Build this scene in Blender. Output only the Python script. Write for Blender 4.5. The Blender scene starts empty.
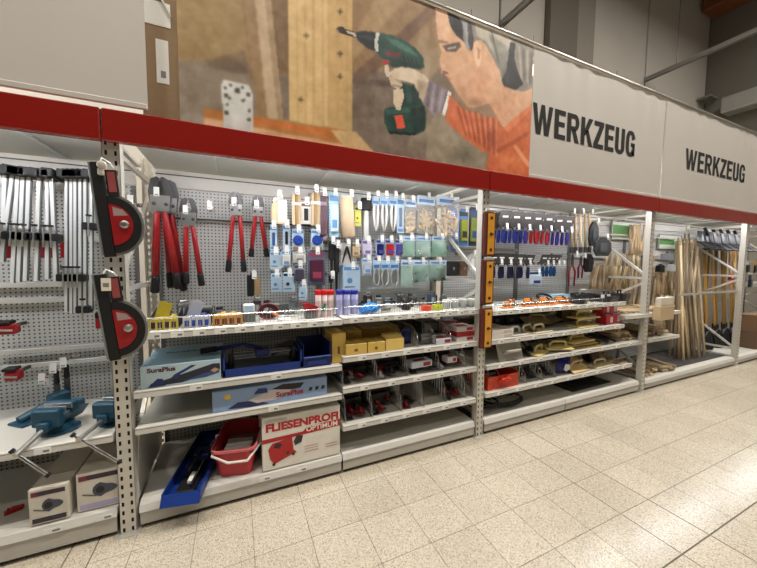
import bpy, math, random
import numpy as np
from mathutils import Vector, Matrix
random.seed(7)
S = bpy.context.scene
COL = S.collection
# ------------------------------------------------------------------ camera
F = 317.894
YAW, PITCH, ROLL = .4214, .0679, .0077
CAM = Vector((.5773, -2.0985, 1.523))
_w = Vector((math.sin(YAW)*math.cos(PITCH), math.cos(YAW)*math.cos(PITCH), -math.sin(PITCH)))
_r0 = Vector((math.cos(YAW), -math.sin(YAW), 0)); _u0 = _r0.cross(_w)
_r = math.cos(ROLL)*_r0 + math.sin(ROLL)*_u0
_u = -math.sin(ROLL)*_r0 + math.cos(ROLL)*_u0
cam = bpy.data.cameras.new('camera'); camo = bpy.data.objects.new('camera', cam); COL.objects.link(camo)
cam.sensor_width = 36; cam.lens = F/757*36; cam.clip_start = .05; cam.clip_end = 100
m3 = Matrix((_r, _u, -_w)).transposed()
camo.matrix_world = Matrix.Translation(CAM) @ m3.to_4x4()
S.camera = camo
S.view_settings.view_transform = 'Standard'; S.view_settings.look = 'None'
S.view_settings.gamma = 1; S.view_settings.use_curve_mapping = False
S.view_settings.exposure = 0.1
# ------------------------------------------------------------------ world and hall lights
W = bpy.data.worlds.new('hall'); S.world = W; W.use_nodes = True
bg = W.node_tree.nodes['Background']; bg.inputs[0].default_value = (1, .93, .84, 1); bg.inputs[1].default_value = .035
def area(name, loc, sx, sy, power, color, rot=(0, 0, 0)):
    l = bpy.data.lights.new(name, 'AREA'); l.shape = 'RECTANGLE'; l.size = sx; l.size_y = sy
    l.energy = power; l.color = color
    o = bpy.data.objects.new(name, l); COL.objects.link(o); o.location = loc; o.rotation_euler = rot
    return o
HALL_LAMPS = [(x, y, 7.6) for y in (-1.75, -5.4) for x in (-2.4, .9, 4.2, 7.5, 10.8)]+[(x, 1.6, 4.5) for x in (-2.4, .9, 4.2, 7.5, 10.8)]  # last row is added, unseen behind the banners, to brighten the rear wall
for x, y, z in HALL_LAMPS:
    area('hall_lamp_light', (x, y, z-.04), 1.5, .22, 165 if -2 < y < 0 else 36 if y < 0 else 80, (1, .93, .84))
# ------------------------------------------------------------------ helpers
def ray(u, v): return _r*((u-378.5)/F) - _u*((v-284)/F) + _w
def at(u, v, y=None, z=None, x=None):
    d = ray(u, v)
    if y is not None: return CAM + d*((y-CAM.y)/d.y)
    if z is not None: return CAM + d*((z-CAM.z)/d.z)
    return CAM + d*((x-CAM.x)/d.x)
def pix(p):
    d = Vector(p)-CAM; k = d.dot(_w)
    return (378.5+F*d.dot(_r)/k, 284-F*d.dot(_u)/k, k)
def lin(c): 
    return tuple((v/255/12.92 if v/255 <= .04045 else ((v/255+.055)/1.055)**2.4) for v in c)
ORD = ['first', 'second', 'third', 'fourth', 'fifth', 'sixth', 'seventh', 'eighth', 'ninth', 'tenth', 'eleventh', 'twelfth', 'thirteenth', 'fourteenth', 'fifteenth', 'sixteenth', 'seventeenth', 'eighteenth']
_M = {}
def M(c, rough=.5, metal=0, var=.10, scale=25, trans=0, emit=0, alpha=1, coat=0, bump=0):
    key = (tuple(c), rough, metal, var, scale, trans, emit, alpha, coat, bump)
    if key in _M: return _M[key]
    m = bpy.data.materials.new('m_%d_%d_%d' % tuple(int(v) for v in c)); m.use_nodes = True
    nt = m.node_tree; b = nt.nodes['Principled BSDF']; l = lin(c)
    b.inputs['Roughness'].default_value = rough; b.inputs['Metallic'].default_value = metal
    b.inputs['Base Color'].default_value = (*l, 1)
    if var or bump:
        tc = nt.nodes.new('ShaderNodeTexCoord'); no = nt.nodes.new('ShaderNodeTexNoise'); no.inputs['Scale'].default_value = scale
        no.inputs['Detail'].default_value = 3
        nt.links.new(tc.outputs['Object'], no.inputs['Vector'])
    if var:
        mx = nt.nodes.new('ShaderNodeMix'); mx.data_type = 'RGBA'
        mx.inputs[6].default_value = (*[max(0, v*(1-var)) for v in l], 1); mx.inputs[7].default_value = (*[min(1, v*(1+var)) for v in l], 1)
        nt.links.new(no.outputs['Fac'], mx.inputs[0]); nt.links.new(mx.outputs[2], b.inputs['Base Color'])
    if bump:
        bp = nt.nodes.new('ShaderNodeBump'); bp.inputs['Strength'].default_value = bump; bp.inputs['Distance'].default_value = .01
        nt.links.new(no.outputs['Fac'], bp.inputs['Height']); nt.links.new(bp.outputs['Normal'], b.inputs['Normal'])
    if trans: b.inputs['Transmission Weight'].default_value = trans; b.inputs['IOR'].default_value = 1.15
    if alpha < 1: b.inputs['Alpha'].default_value = alpha
    if coat: b.inputs['Coat Weight'].default_value = coat; b.inputs['Coat Roughness'].default_value = .08
    if emit: b.inputs['Emission Color'].default_value = (*l, 1); b.inputs['Emission Strength'].default_value = emit
    _M[key] = m
    return m
def WOODM(c, axis='Z', s=1.0, lo=.55, hi=1.2):
    key = ('wood', tuple(c), axis, s, lo)
    if key in _M: return _M[key]
    m = bpy.data.materials.new('wood_%d_%d_%d' % tuple(c)); m.use_nodes = True; nt = m.node_tree; b = nt.nodes['Principled BSDF']
    tc = nt.nodes.new('ShaderNodeTexCoord'); mp = nt.nodes.new('ShaderNodeMapping'); no = nt.nodes.new('ShaderNodeTexNoise')
    mp.inputs['Scale'].default_value = {'Z': (60, 60, 4), 'X': (4, 60, 60), 'Y': (60, 4, 60)}[axis]
    no.inputs['Scale'].default_value = s; no.inputs['Detail'].default_value = 4
    oi = nt.nodes.new('ShaderNodeObjectInfo'); mr = nt.nodes.new('ShaderNodeMapRange'); mr.inputs[3].default_value = lo; mr.inputs[4].default_value = hi
    nt.links.new(oi.outputs['Random'], mr.inputs[0])
    l = lin(c); mx = nt.nodes.new('ShaderNodeMix'); mx.data_type = 'RGBA'
    mx.inputs[6].default_value = (*[v*.72 for v in l], 1); mx.inputs[7].default_value = (*[min(1, v*1.18) for v in l], 1)
    hv = nt.nodes.new('ShaderNodeHueSaturation')
    nt.links.new(tc.outputs['Object'], mp.inputs[0]); nt.links.new(mp.outputs[0], no.inputs['Vector']); nt.links.new(no.outputs['Fac'], mx.inputs[0])
    nt.links.new(mx.outputs[2], hv.inputs['Color']); nt.links.new(mr.outputs[0], hv.inputs['Value']); nt.links.new(hv.outputs[0], b.inputs['Base Color'])
    b.inputs['Roughness'].default_value = .6
    _M[key] = m
    return m

class MB:
    def __init__(s, mat=None): s.v = []; s.f = []; s.m = mat
    def add(s, vs, fs):
        n = len(s.v)
        s.v += [Vector(p) if s.m is None else s.m @ Vector(p) for p in vs]
        s.f += [tuple(i+n for i in f) for f in fs]
        return s
    def box(s, x0, x1, y0, y1, z0, z1):
        return s.add([(x0,y0,z0),(x1,y0,z0),(x1,y1,z0),(x0,y1,z0),(x0,y0,z1),(x1,y0,z1),(x1,y1,z1),(x0,y1,z1)],
                     [(3,2,1,0),(4,5,6,7),(0,1,5,4),(1,2,6,5),(2,3,7,6),(3,0,4,7)])
    def cbox(s, x0, x1, y0, y1, z0, z1, c=.004):
        lo = (x0, y0, z0); hi = (x1, y1, z1); c = min(c, .45*min(x1-x0, y1-y0, z1-z0)); ix = {}; vs = []
        for a in (0, 1):
            for b in (0, 1):
                for d in (0, 1):
                    for k in range(3):
                        p = []
                        for i, sg in enumerate((a, b, d)):
                            e = hi[i] if sg else lo[i]
                            p.append(e if i == k else (e-c if sg else e+c))
                        ix[(a, b, d, k)] = len(vs); vs.append(p)
        fs = []
        def key(ax, sa, bx, sb, cx, sc, k):
            t = [0, 0, 0]; t[ax] = sa; t[bx] = sb; t[cx] = sc; return ix[(t[0], t[1], t[2], k)]
        for ax in range(3):
            bx, cx = (ax+1) % 3, (ax+2) % 3
            for sa in (0, 1):
                fs.append([key(ax, sa, bx, p, cx, q, ax) for p, q in ((0,0),(1,0),(1,1),(0,1))])
            for sb in (0, 1):
                for sc in (0, 1):
                    fs.append([key(bx, sb, cx, sc, ax, 0, bx), key(bx, sb, cx, sc, ax, 1, bx), key(bx, sb, cx, sc, ax, 1, cx), key(bx, sb, cx, sc, ax, 0, cx)])
        for a in (0, 1):
            for b in (0, 1):
                for d in (0, 1): fs.append([ix[(a, b, d, k)] for k in range(3)])
        C = Vector(((x0+x1)/2, (y0+y1)/2, (z0+z1)/2)); out = []
        for f in fs:
            P = [Vector(vs[i]) for i in f]; n = (P[1]-P[0]).cross(P[2]-P[0]); c0 = sum(P, Vector())/len(P)
            out.append(f if n.dot(c0-C) > 0 else f[::-1])
        return s.add(vs, out)
    def cyl(s, p0, p1, r0, r1=None, n=8, cap=True):
        r1 = r0 if r1 is None else r1
        return s.tube([p0, p1], [r0, r1], n, cap)
    def tube(s, pts, r, n=6, cap=True, closed=False):
        pts = [Vector(p) for p in pts]; k = len(pts)
        rs = r if isinstance(r, (list, tuple)) else [r]*k
        vs = []; fs = []; prev = None
        for i, p in enumerate(pts):
            a = pts[(i-1) % k] if (closed or i) else p; b = pts[(i+1) % k] if (closed or i < k-1) else p
            t = (b-a).normalized()
            if prev is None:
                ref = Vector((0, 0, 1)) if abs(t.z) < .9 else Vector((1, 0, 0)); e = t.cross(ref).normalized()
            else: e = (prev - t*prev.dot(t)).normalized()
            prev = e; g = t.cross(e)
            for j in range(n):
                w = 2*math.pi*j/n; vs.append(p + rs[i]*(math.cos(w)*e + math.sin(w)*g))
        for i in range(k if closed else k-1):
            for j in range(n):
                a = i*n+j; b = i*n+(j+1) % n; c = ((i+1) % k)*n
                fs.append((a, b, c+(j+1) % n, c+j))
        if cap and not closed: fs += [tuple(range(n))[::-1], tuple(range((k-1)*n, k*n))]
        return s.add(vs, fs)
    def lathe(s, prof, n=16, o=(0, 0, 0)):
        vs = []; fs = []
        for r, z in prof:
            for j in range(n):
                w = 2*math.pi*j/n; vs.append((o[0]+r*math.cos(w), o[1]+r*math.sin(w), o[2]+z))
        for i in range(len(prof)-1):
            for j in range(n):
                fs.append((i*n+j, i*n+(j+1) % n, (i+1)*n+(j+1) % n, (i+1)*n+j))
        fs += [tuple(range(n))[::-1], tuple(range((len(prof)-1)*n, len(prof)*n))]
        return s.add(vs, fs)
    def prism(s, poly, y0, y1):            # poly in XZ, thickness along Y
        n = len(poly); vs = [(x, y0, z) for x, z in poly]+[(x, y1, z) for x, z in poly]
        return s.add(vs, [tuple(range(n)), tuple(range(n, 2*n))[::-1]]+[((i+1) % n, i, n+i, n+(i+1) % n) for i in range(n)])
    def flat(s, poly, y): return s.add([(x, y, z) for x, z in poly], [tuple(range(len(poly)))])
    def loft(s, rings, cap=True):
        n = len(rings[0]); vs = [p for r in rings for p in r]; fs = []
        for i in range(len(rings)-1):
            for j in range(n): fs.append((i*n+j, i*n+(j+1) % n, (i+1)*n+(j+1) % n, (i+1)*n+j))
        if cap: fs += [tuple(range(n))[::-1], tuple(range((len(rings)-1)*n, len(rings)*n))]
        return s.add(vs, fs)
    def pillow(s, w, h, d, nx=6, nz=6, z0=0, jit=0):   # bag centred on x, front/back along y
        for sg in (-1, 1):
            vs = []; fs = []
            for j in range(nz+1):
                for i in range(nx+1):
                    a = i/nx; b = j/nz
                    k = (math.sin(math.pi*a)*math.sin(math.pi*b))**.5 if 0 < a < 1 and 0 < b < 1 else 0
                    vs.append(((a-.5)*w, sg*k*d/2*(1+random.uniform(-jit, jit)), z0+b*h))
            for j in range(nz):
                for i in range(nx):
                    q = (j*(nx+1)+i, j*(nx+1)+i+1, (j+1)*(nx+1)+i+1, (j+1)*(nx+1)+i); fs.append(q if sg < 0 else q[::-1])
            s.add(vs, fs)
        return s
def obj(name, mb, mat, parent=None, smooth=False, mesh=None):
    if mesh is None:
        off = parent.get('_o') if parent is not None else None
        o0 = Vector(off) if off is not None else Vector()
        mesh = bpy.data.meshes.new(name)
        mesh.from_pydata([tuple(p-o0) for p in mb.v], [], mb.f); mesh.update()
        mesh.materials.append(mat)
        if smooth: mesh.polygons.foreach_set('use_smooth', [True]*len(mesh.polygons))
    o = bpy.data.objects.new(name, mesh); COL.objects.link(o)
    if parent is not None:
        o.parent = parent
        if parent.get('_o') is not None: o['_o'] = list(parent['_o'])
    return o
def thing(name, label, cat, loc=(0, 0, 0), rz=0, group=None, world=False):
    o = bpy.data.objects.new(name, None); COL.objects.link(o); o.empty_display_size = .02
    o.location = loc; o.rotation_euler = (0, 0, rz); o['label'] = label; o['category'] = cat
    if group: o['group'] = group
    if world: o['_o'] = [float(v) for v in loc]      # parts are given in world coordinates
    return o
def tag(o, label, cat, group=None):
    o['label'] = label; o['category'] = cat
    if group: o['group'] = group
    return o
def struct(o): o['kind'] = 'structure'; return o
def dup(root, loc, rot=(0, 0, 0), label=None, group=None):
    r = root.copy(); COL.objects.link(r); r.location = loc; r.rotation_euler = rot
    if label: r['label'] = label
    if group: r['group'] = group
    for ch in root.children:
        c = ch.copy(); COL.objects.link(c); c.parent = r
        for g in ch.children:
            d = g.copy(); COL.objects.link(d); d.parent = c
    return r
class Proto:                                          # first use keeps the original, later uses copy it
    def __init__(s, root): s.root = root; s.used = False
    def place(s, loc, rot=(0, 0, 0), label=None, group=None):
        if s.used: return dup(s.root, loc, rot, label, group)
        s.used = True; r = s.root; r.location = loc; r.rotation_euler = rot
        if label: r['label'] = label
        if group: r['group'] = group
        return r
def text_part(name, body, size, loc, mat, parent, sx=1, offset=.0, rotx=math.pi/2, slant=0, width=None):
    cu = bpy.data.curves.new('t', 'FONT'); cu.body = body; cu.size = size; cu.offset = offset; cu.shear = slant
    t = bpy.data.objects.new('t', cu); COL.objects.link(t); bpy.context.view_layer.update()
    me = bpy.data.meshes.new_from_object(t.evaluated_get(bpy.context.evaluated_depsgraph_get()))
    bpy.data.objects.remove(t); bpy.data.curves.remove(cu)
    me.materials.clear(); me.materials.append(mat)
    if width: xs = [v.co.x for v in me.vertices]; sx = width/(max(xs)-min(xs))
    me.transform(Matrix.Rotation(rotx, 4, 'X') @ Matrix.Diagonal((sx, 1, 1, 1)))
    o = bpy.data.objects.new(name, me); COL.objects.link(o); o.parent = parent
    off = Vector(parent['_o']) if parent.get('_o') is not None else Vector()
    o.location = Vector(loc)-off
    return o
# ------------------------------------------------------------------ colours
WHITE = M((214, 212, 205), .45, var=.04); CREAM = M((206, 202, 190), .5, var=.05)
STEEL = M((190, 190, 186), .32, .9, var=.06); GALV = M((200, 198, 190), .42, .55, var=.08, scale=14)
DARKST = M((88, 88, 88), .4, .7); BLACK = M((15, 15, 17), .55, var=.2); CHROME = M((205, 207, 208), .22, 1, var=0)
RED = M((160, 22, 26), .38); TAG = M((236, 236, 232), .5, var=.02); TAGINK = M((128, 128, 132), .6, var=0)
NAVY = M((20, 38, 112), .45); BLUE = M((16, 50, 124), .42)
PALEBLUE = M((168, 204, 232), .45, var=.05); TAN = WOODM((204, 170, 122)); PALEWOOD = WOODM((222, 196, 156))
CARTON = M((146, 122, 92), .75); YELLOWBOX = M((214, 180, 92), .65)
# ================================================================== SETTING
def terrazzo(joints):
    m = bpy.data.materials.new('terrazzo'); m.use_nodes = True; nt = m.node_tree; b = nt.nodes['Principled BSDF']; N = nt.nodes.new; L = nt.links.new
    geo = N('ShaderNodeNewGeometry')
    vo = N('ShaderNodeTexVoronoi'); vo.inputs['Scale'].default_value = 240; L(geo.outputs['Position'], vo.inputs['Vector'])
    sep = N('ShaderNodeSeparateColor'); L(vo.outputs['Color'], sep.inputs[0])
    ra = N('ShaderNodeValToRGB'); e = ra.color_ramp.elements
    e[0].position = 0; e[0].color = (*lin((150, 138, 118)), 1); e[1].position = 1; e[1].color = (*lin((214, 206, 190)), 1)
    for p, c in ((.10, (146, 134, 115)), (.15, (180, 170, 151)), (.45, (191, 181, 162)), (.8, (202, 193, 175))):
        q = ra.color_ramp.elements.new(p); q.color = (*lin(c), 1)
    L(sep.outputs[0], ra.inputs[0])
    no = N('ShaderNodeTexNoise'); no.inputs['Scale'].default_value = 1.3; no.inputs['Detail'].default_value = 5; L(geo.outputs['Position'], no.inputs['Vector'])
    mr = N('ShaderNodeMapRange'); mr.inputs[1].default_value = .3; mr.inputs[2].default_value = .7; mr.inputs[3].default_value = .9; mr.inputs[4].default_value = 1.05; L(no.outputs['Fac'], mr.inputs[0])
    oi = N('ShaderNodeObjectInfo'); m2 = N('ShaderNodeMapRange'); m2.inputs[3].default_value = .95; m2.inputs[4].default_value = 1.04; L(oi.outputs['Random'], m2.inputs[0])
    mu = N('ShaderNodeMath'); mu.operation = 'MULTIPLY'; L(mr.outputs[0], mu.inputs[0]); L(m2.outputs[0], mu.inputs[1])
    hs = N('ShaderNodeHueSaturation'); L(ra.outputs[0], hs.inputs['Color']); L(mu.outputs[0], hs.inputs['Value'])
    out = hs.outputs[0]
    if joints:
        br = N('ShaderNodeTexBrick'); br.offset = 0; br.inputs['Scale'].default_value = 1; br.inputs['Mortar Size'].default_value = .0015
        br.inputs['Brick Width'].default_value = .2945; br.inputs['Row Height'].default_value = .295
        br.inputs['Color1'].default_value = (1, 1, 1, 1); br.inputs['Color2'].default_value = (1, 1, 1, 1); br.inputs['Mortar'].default_value = (.35, .33, .3, 1)
        mp = N('ShaderNodeMapping'); mp.inputs['Location'].default_value = (-.045, .14, 0); L(geo.outputs['Position'], mp.inputs[0]); L(mp.outputs[0], br.inputs['Vector'])
        mx = N('ShaderNodeMix'); mx.data_type = 'RGBA'; mx.blend_type = 'MULTIPLY'; mx.inputs[0].default_value = 1
        L(out, mx.inputs[6]); L(br.outputs['Color'], mx.inputs[7]); out = mx.outputs[2]
    L(out, b.inputs['Base Color'])
    rn = N('ShaderNodeMapRange'); rn.inputs[3].default_value = .1; rn.inputs[4].default_value = .3; L(no.outputs['Fac'], rn.inputs[0]); L(rn.outputs[0], b.inputs['Roughness'])
    b.inputs['Specular IOR Level'].default_value = .55
    return m
floor = struct(obj('floor', MB().box(-9, 22, -11, 2.6, -.2, -.004), terrazzo(True)))
TERR = terrazzo(False)
struct(obj('floor_joint_bed', MB().box(-1.42, 8.4, -2.2, .42, -.0039, -.003), M((96, 88, 76), .8)))
XL = [-1.42, -1.13, -.84, -.542, -.247, -.135]+[.045+.2945*k for k in range(29)]
YL = [-2.2, -1.91, -1.615, -1.32, -1.025, -.73, -.435, -.14, .155, .42]
WIDEX = {-.247, -.135, round(.045+.2945*9, 4), round(.045+.2945*10, 4)}
tmesh = {}; nt_ = 0
for i in range(len(XL)-1):
    for j in range(len(YL)-1):
        x0, x1, y0, y1 = XL[i], XL[i+1], YL[j], YL[j+1]
        ga = .0032 if round(x0, 4) in WIDEX else .0012; gb = .0032 if round(x1, 4) in WIDEX else .0012
        gc = .0032 if abs(y0+1.32) < .001 else .0012; gd = .0032 if abs(y1+1.32) < .001 else .0012
        k = (round(x1-x0, 3), round(y1-y0, 3), ga, gb, gc, gd)
        vis = False
        for p in ((x0, y0), (x1, y0), (x0, y1), (x1, y1)):
            q = pix((*p, 0))
            if q[2] > .2 and -90 < q[0] < 850 and q[1] < 700: vis = True
        if not vis and not (y1 <= -1.3 and x0 < 4): 
            pass
        if k not in tmesh:
            w, h = x1-x0, y1-y0
            me = bpy.data.meshes.new('tile'); mb = MB().cbox(ga, w-gb, gc, h-gd, -.004, 0, .0006)
            me.from_pydata([tuple(v) for v in mb.v], [], mb.f); me.materials.append(TERR); tmesh[k] = me
        if nt_ < 300 and vis:
            t = obj('tile', None, None, floor, mesh=tmesh[k]); t.location = (x0, y0, 0); nt_ += 1
        else:
            tmesh.setdefault('rest', []).append((x0+ga, x1-gb, y0+gc, y1-gd))
rest = MB()
for a in tmesh.get('rest', []): rest.cbox(*a, -.004, 0, .0006)
if rest.v: r_ = obj('outer_tiles', rest, TERR, floor); r_['kind'] = 'stuff'
# hall walls
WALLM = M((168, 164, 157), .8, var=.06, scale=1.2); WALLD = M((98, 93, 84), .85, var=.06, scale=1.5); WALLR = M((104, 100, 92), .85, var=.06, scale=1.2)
wb = struct(obj('wall_back', MB().box(-9, 12.7, 2.66, 2.8, -.2, 9), M((70, 68, 64), .9)))
for a, b in ((-9, -3), (-3, 1), (1, 5.07), (5.09, 6.24), (7.66, 9.71), (9.74, 12.63)):
    obj('wall_panel', MB().cbox(a+.012, b-.012, 2.6, 2.66, -.2, 9, .012), WALLM, wb)
struct(obj('trim_1', MB().box(6.24, 7.04, 2.48, 2.66, 0, 9), WALLD)); struct(obj('trim_2', MB().box(7.04, 7.66, 2.54, 2.66, 0, 9), M((128, 123, 115), .85, var=.05)))
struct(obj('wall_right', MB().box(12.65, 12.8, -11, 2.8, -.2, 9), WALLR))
struct(obj('ceiling', MB().box(-9, 12.8, -11, 2.8, 9, 9.1), M((120, 112, 100), .9)))
bm = obj('roof_beam', MB().cbox(12.0, 12.64, -11, 2.55, 8.2, 8.95, .02), WOODM((110, 62, 32), 'Y')); tag(bm, 'dark brown glued timber roof beam in the upper corner', 'beam')
for x, z, lb in ((9.72, 5.98, 'long grey cable tray running out from the rear wall panels'), (5.12, 5.9, 'dark grey cable tray above the drilling man poster')):
    t = thing('cable_tray', lb, 'cable tray', (x, 2.6, z), world=True)
    obj('tray', MB().box(x-.05, x+.05, -5, 2.6, z-.005, z+.005).box(x-.05, x-.044, -5, 2.6, z-.04, z+.04).box(x+.044, x+.05, -5, 2.6, z-.04, z+.04), M((150, 148, 143), .4, .5), t)
    for y in (-4, -2, 0, 2): obj('hanger_rod', MB().cyl((x, y, z), (x, y, 9), .006, n=6), DARKST, t)
t = thing('wall_ledge', 'dark ledge below the wall corner above the banner', 'ledge', (12.1, 2.5, 5.98), world=True)
obj('shelf_plate', MB().cbox(12.15, 12.6, 2.3, 2.58, 6.0, 6.05), M((110, 106, 98), .6), t); obj('bracket', MB().prism([(12.2, 5.75), (12.5, 6.0), (12.2, 6.0)], 2.3, 2.36), DARKST, t)
t = thing('ventilation_duct', 'pale ventilation duct along the right wall', 'duct', (12.4, 0, 5.3), world=True)
obj('duct', MB().cbox(12.15, 12.6, -9, 2.1, 5.45, 5.85, .03), M((150, 150, 146), .45, .3), t)
for y in (-7, -5, -3, -1, 1): obj('duct_joint', MB().box(12.13, 12.6, y-.03, y+.03, 5.43, 5.87), DARKST, t)
# hall luminaires
lt = thing('hall_luminaire', 'long white ceiling luminaire above the aisle', 'lamp', (0, 0, 0), group='ceiling luminaires of the hall')
obj('housing', MB().cbox(-.78, .78, -.14, .14, 0, .09, .02), WHITE, lt)
obj('diffuser', MB().box(-.74, .74, -.1, .1, -.012, 0), M((255, 244, 224), .4, var=0, emit=4), lt)
obj('hanger_rod', MB().cyl((-.6, 0, .09), (-.6, 0, .5), .004, n=6), DARKST, lt); obj('hanger_rod', MB().cyl((.6, 0, .09), (.6, 0, .5), .004, n=6), DARKST, lt)
LP = Proto(lt)
for k, (x, y, z) in enumerate(HALL_LAMPS): LP.place((x, y, z), (0, 0, 0), 'long white ceiling luminaire, %s of the row %s' % (ORD[k % 5], ['over the near side of the aisle', 'farther out over the hall', 'added to brighten the rear wall'][k//5]))

# ================================================================== RACK FRAMES
def slot_face(mb, x0, x1, z0, z1, y, cols, sw=.011, sh=.024, pitch=.05):
    xs = [x0]
    for c in cols: xs += [c-sw/2, c+sw/2]
    xs.append(x1)
    n = int((z1-z0)/pitch); zs = [z0]
    for k in range(n): zs += [z0+k*pitch+.013, z0+k*pitch+.013+sh]
    zs.append(z1)
    vs = [(x, y, z) for z in zs for x in xs]; nx = len(xs); fs = []
    for j in range(len(zs)-1):
        for i in range(nx-1):
            if i % 2 == 1 and j % 2 == 1: continue
            fs.append((j*nx+i, j*nx+i+1, (j+1)*nx+i+1, (j+1)*nx+i))
    mb.add(vs, fs)
POSTM = M((206, 202, 192), .42, .25, var=.07, scale=9); HOLE = M((26, 25, 24), .9, var=0)
def frame(x, label, top=2.28):
    t = thing('rack_frame', label, 'rack frame', (x, .4, 0), group='rack frames carrying the shelving', world=True)
    for y, sg in ((0, 1), (.82, -1)):
        mb = MB(); slot_face(mb, x-.038, x+.038, 0, top, y, (x-.02, x+.02))
        mb.box(x-.038, x-.0355, min(y, y+sg*.06), max(y, y+sg*.06), 0, top).box(x+.0355, x+.038, min(y, y+sg*.06), max(y, y+sg*.06), 0, top)
        p = obj('upright', mb, POSTM, t)
        if sg > 0: obj('slot_shade', MB().box(x-.034, x+.034, y+sg*.012, y+sg*.014, 0, top), HOLE, p)  # near-black sheet stands in for the shade inside the slots
        obj('foot_plate', MB().cbox(x-.06, x+.06, y-.03 if sg > 0 else y-.07, y+.07 if sg > 0 else y+.03, 0, .005, .001), GALV, t)
    zs = [(.05, .25), (.05, 1.36), (.05, 2.1)]
    for _, z in zs: obj('strut', MB().box(x-.012, x+.012, .05, .78, z-.014, z+.014), POSTM, t)
    for a, b in (((.05, .27), (.78, .86)), ((.78, .9), (.05, 1.31)), ((.05, 1.4), (.78, 2.0))):
        d = Vector((0, b[0]-a[0], b[1]-a[1])).normalized(); nrm = Vector((0, -d.z, d.y))*.013
        A = Vector((x, *a)); B = Vector((x, *b)); e = Vector((.012, 0, 0))
        obj('diagonal_brace', MB().loft([[A-e-nrm, A+e-nrm, A+e+nrm, A-e+nrm], [B-e-nrm, B+e-nrm, B+e+nrm, B-e+nrm]]), POSTM, t)
for x, lb in ((-2.5, 'perforated rack frame at the far left end of the aisle'), (0, 'perforated rack frame with two protractor squares hung on it'),
              (2.5, 'perforated rack frame carrying three yellow spirit levels'), (5, 'perforated rack frame with a leaflet box clipped on'),
              (7.5, 'perforated rack frame in front of the yellow shovel handles'), (10, 'farthest perforated rack frame past the shovels')):
    frame(x, lb)
# small detail: upright stub and grey panel seen in the gap between the banners
REDF = M((140, 27, 19), .24, var=.05, scale=3, coat=.5)
for i, (a, b, lb) in enumerate(((-2.5, -.028, 'red fascia board left of the seam below the blank banner'), (-.022, 2.5, 'red fascia board below the drilling man poster'),
                  (2.506, 5.02, 'red fascia board under the larger tool lettering'), (5.026, 7.5, 'red fascia board under the smaller tool lettering'), (7.506, 10, 'red fascia board at the far right end'))):
    t = thing('fascia_board', lb, 'fascia', ((a+b)/2, -.03, 2.12), group='red fascia boards along the rack', world=True)
    obj('board', MB().cbox(a, b, -.036, -.012, 2.124, 2.284, .005), REDF, t)
    obj('lower_lip', MB().box(a, b, -.012, -.003, 2.124, 2.127), REDF, t); obj('upper_lip', MB().box(a, b, -.012, .03, 2.2815, 2.284), REDF, t)
CANM = M((186, 188, 184), .5, var=.04, scale=3)
for a, b, lb in ((-2.46, -.045, 'grey canopy deck above the bar clamps'), (.045, 2.455, 'grey canopy deck above the bolt cutters and carded goods'), (2.545, 4.955, 'grey canopy deck above the hanging trowels'), (5.045, 7.455, 'grey canopy deck above the broom handles'), (7.545, 10, 'grey canopy deck beyond the last post')):
    t = thing('canopy_deck', lb, 'shelf deck', ((a+b)/2, .4, 2.2), group='canopy decks behind the fascia', world=True)
    obj('deck_plate', MB().box(a, b, .085, .8, 2.205, 2.225), CANM, t)
    obj('front_beam', MB().cbox(a, b, .02, .075, 2.19, 2.27, .004), CANM, t)
    n = 3
    for k in range(n):
        x = a+(b-a)*(k+.5)/n; obj('deck_support', MB().cbox(x-.02, x+.02, .085, .8, 2.185, 2.205, .003), CANM, t)
    l = thing('strip_light', 'slim white strip light behind the fascia of the '+lb.split('above the ')[-1].split('beyond the ')[-1]+' section', 'lamp', ((a+b)/2, .06, 2.18), group='strip lights under the canopy', world=True)
    obj('housing', MB().cbox(a+.1, b-.1, .035, .085, 2.168, 2.188, .003), WHITE, l)
    obj('tube', MB().box(a+.12, b-.12, .045, .075, 2.158, 2.168), M((245, 250, 255), .4, var=0, emit=58), l)

# ================================================================== BANNERS
FAB = M((196, 192, 186), .55, var=.03, scale=3)
def wave(x, z, amp):
    t = max(0, (z-2.95)/.45)**1.3
    return -amp*t*(.5+.5*math.sin(x*17+2.2*math.sin(x*5.3)))
def cloth(name, x0, x1, z0, z1, amp, nx, nz, y=0.0):
    vs = []; fs = []
    for j in range(nz+1):
        for i in range(nx+1):
            x = x0+(x1-x0)*i/nx; z = z0+(z1-z0)*j/nz; vs.append((x, y+wave(x, z, amp), z))
    n = len(vs); vs += [(a, b+.003, c) for a, b, c in vs]
    w = nx+1
    for j in range(nz):
        for i in range(nx):
            q = (j*w+i, j*w+i+1, (j+1)*w+i+1, (j+1)*w+i); fs += [q, tuple(k+n for k in q[::-1])]
    for i in range(nx): fs += [(i, n+i, n+i+1, i+1)]
    return MB().add(vs, fs)
def banner(x0, x1, z0, z1, label, amp=.007):
    t = thing('fabric_banner', label, 'banner', ((x0+x1)/2, 0, z0), world=True)
    obj('fabric', cloth('fabric', x0, x1, z0, z1, amp, 90, 30), FAB, t, True)
    obj('bottom_hem', MB().cbox(x0, x1, -.012, .004, z0-.002, z0+.03, .005), FAB, t)
    return t
banner(-2.45, .168, 2.318, 3.42, 'blank white fabric banner at the upper left', .006)
b1 = banner(2.985, 5.095, 2.292, 3.4, 'white banner with larger black lettering next to the poster')
b2 = banner(5.11, 7.93, 2.292, 3.4, 'white banner with black lettering farther along the rack')
banner(7.945, 10, 2.292, 3.4, 'blank white banner beyond the lettered ones')
INK = M((20, 19, 19), .85, var=.05)
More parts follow.
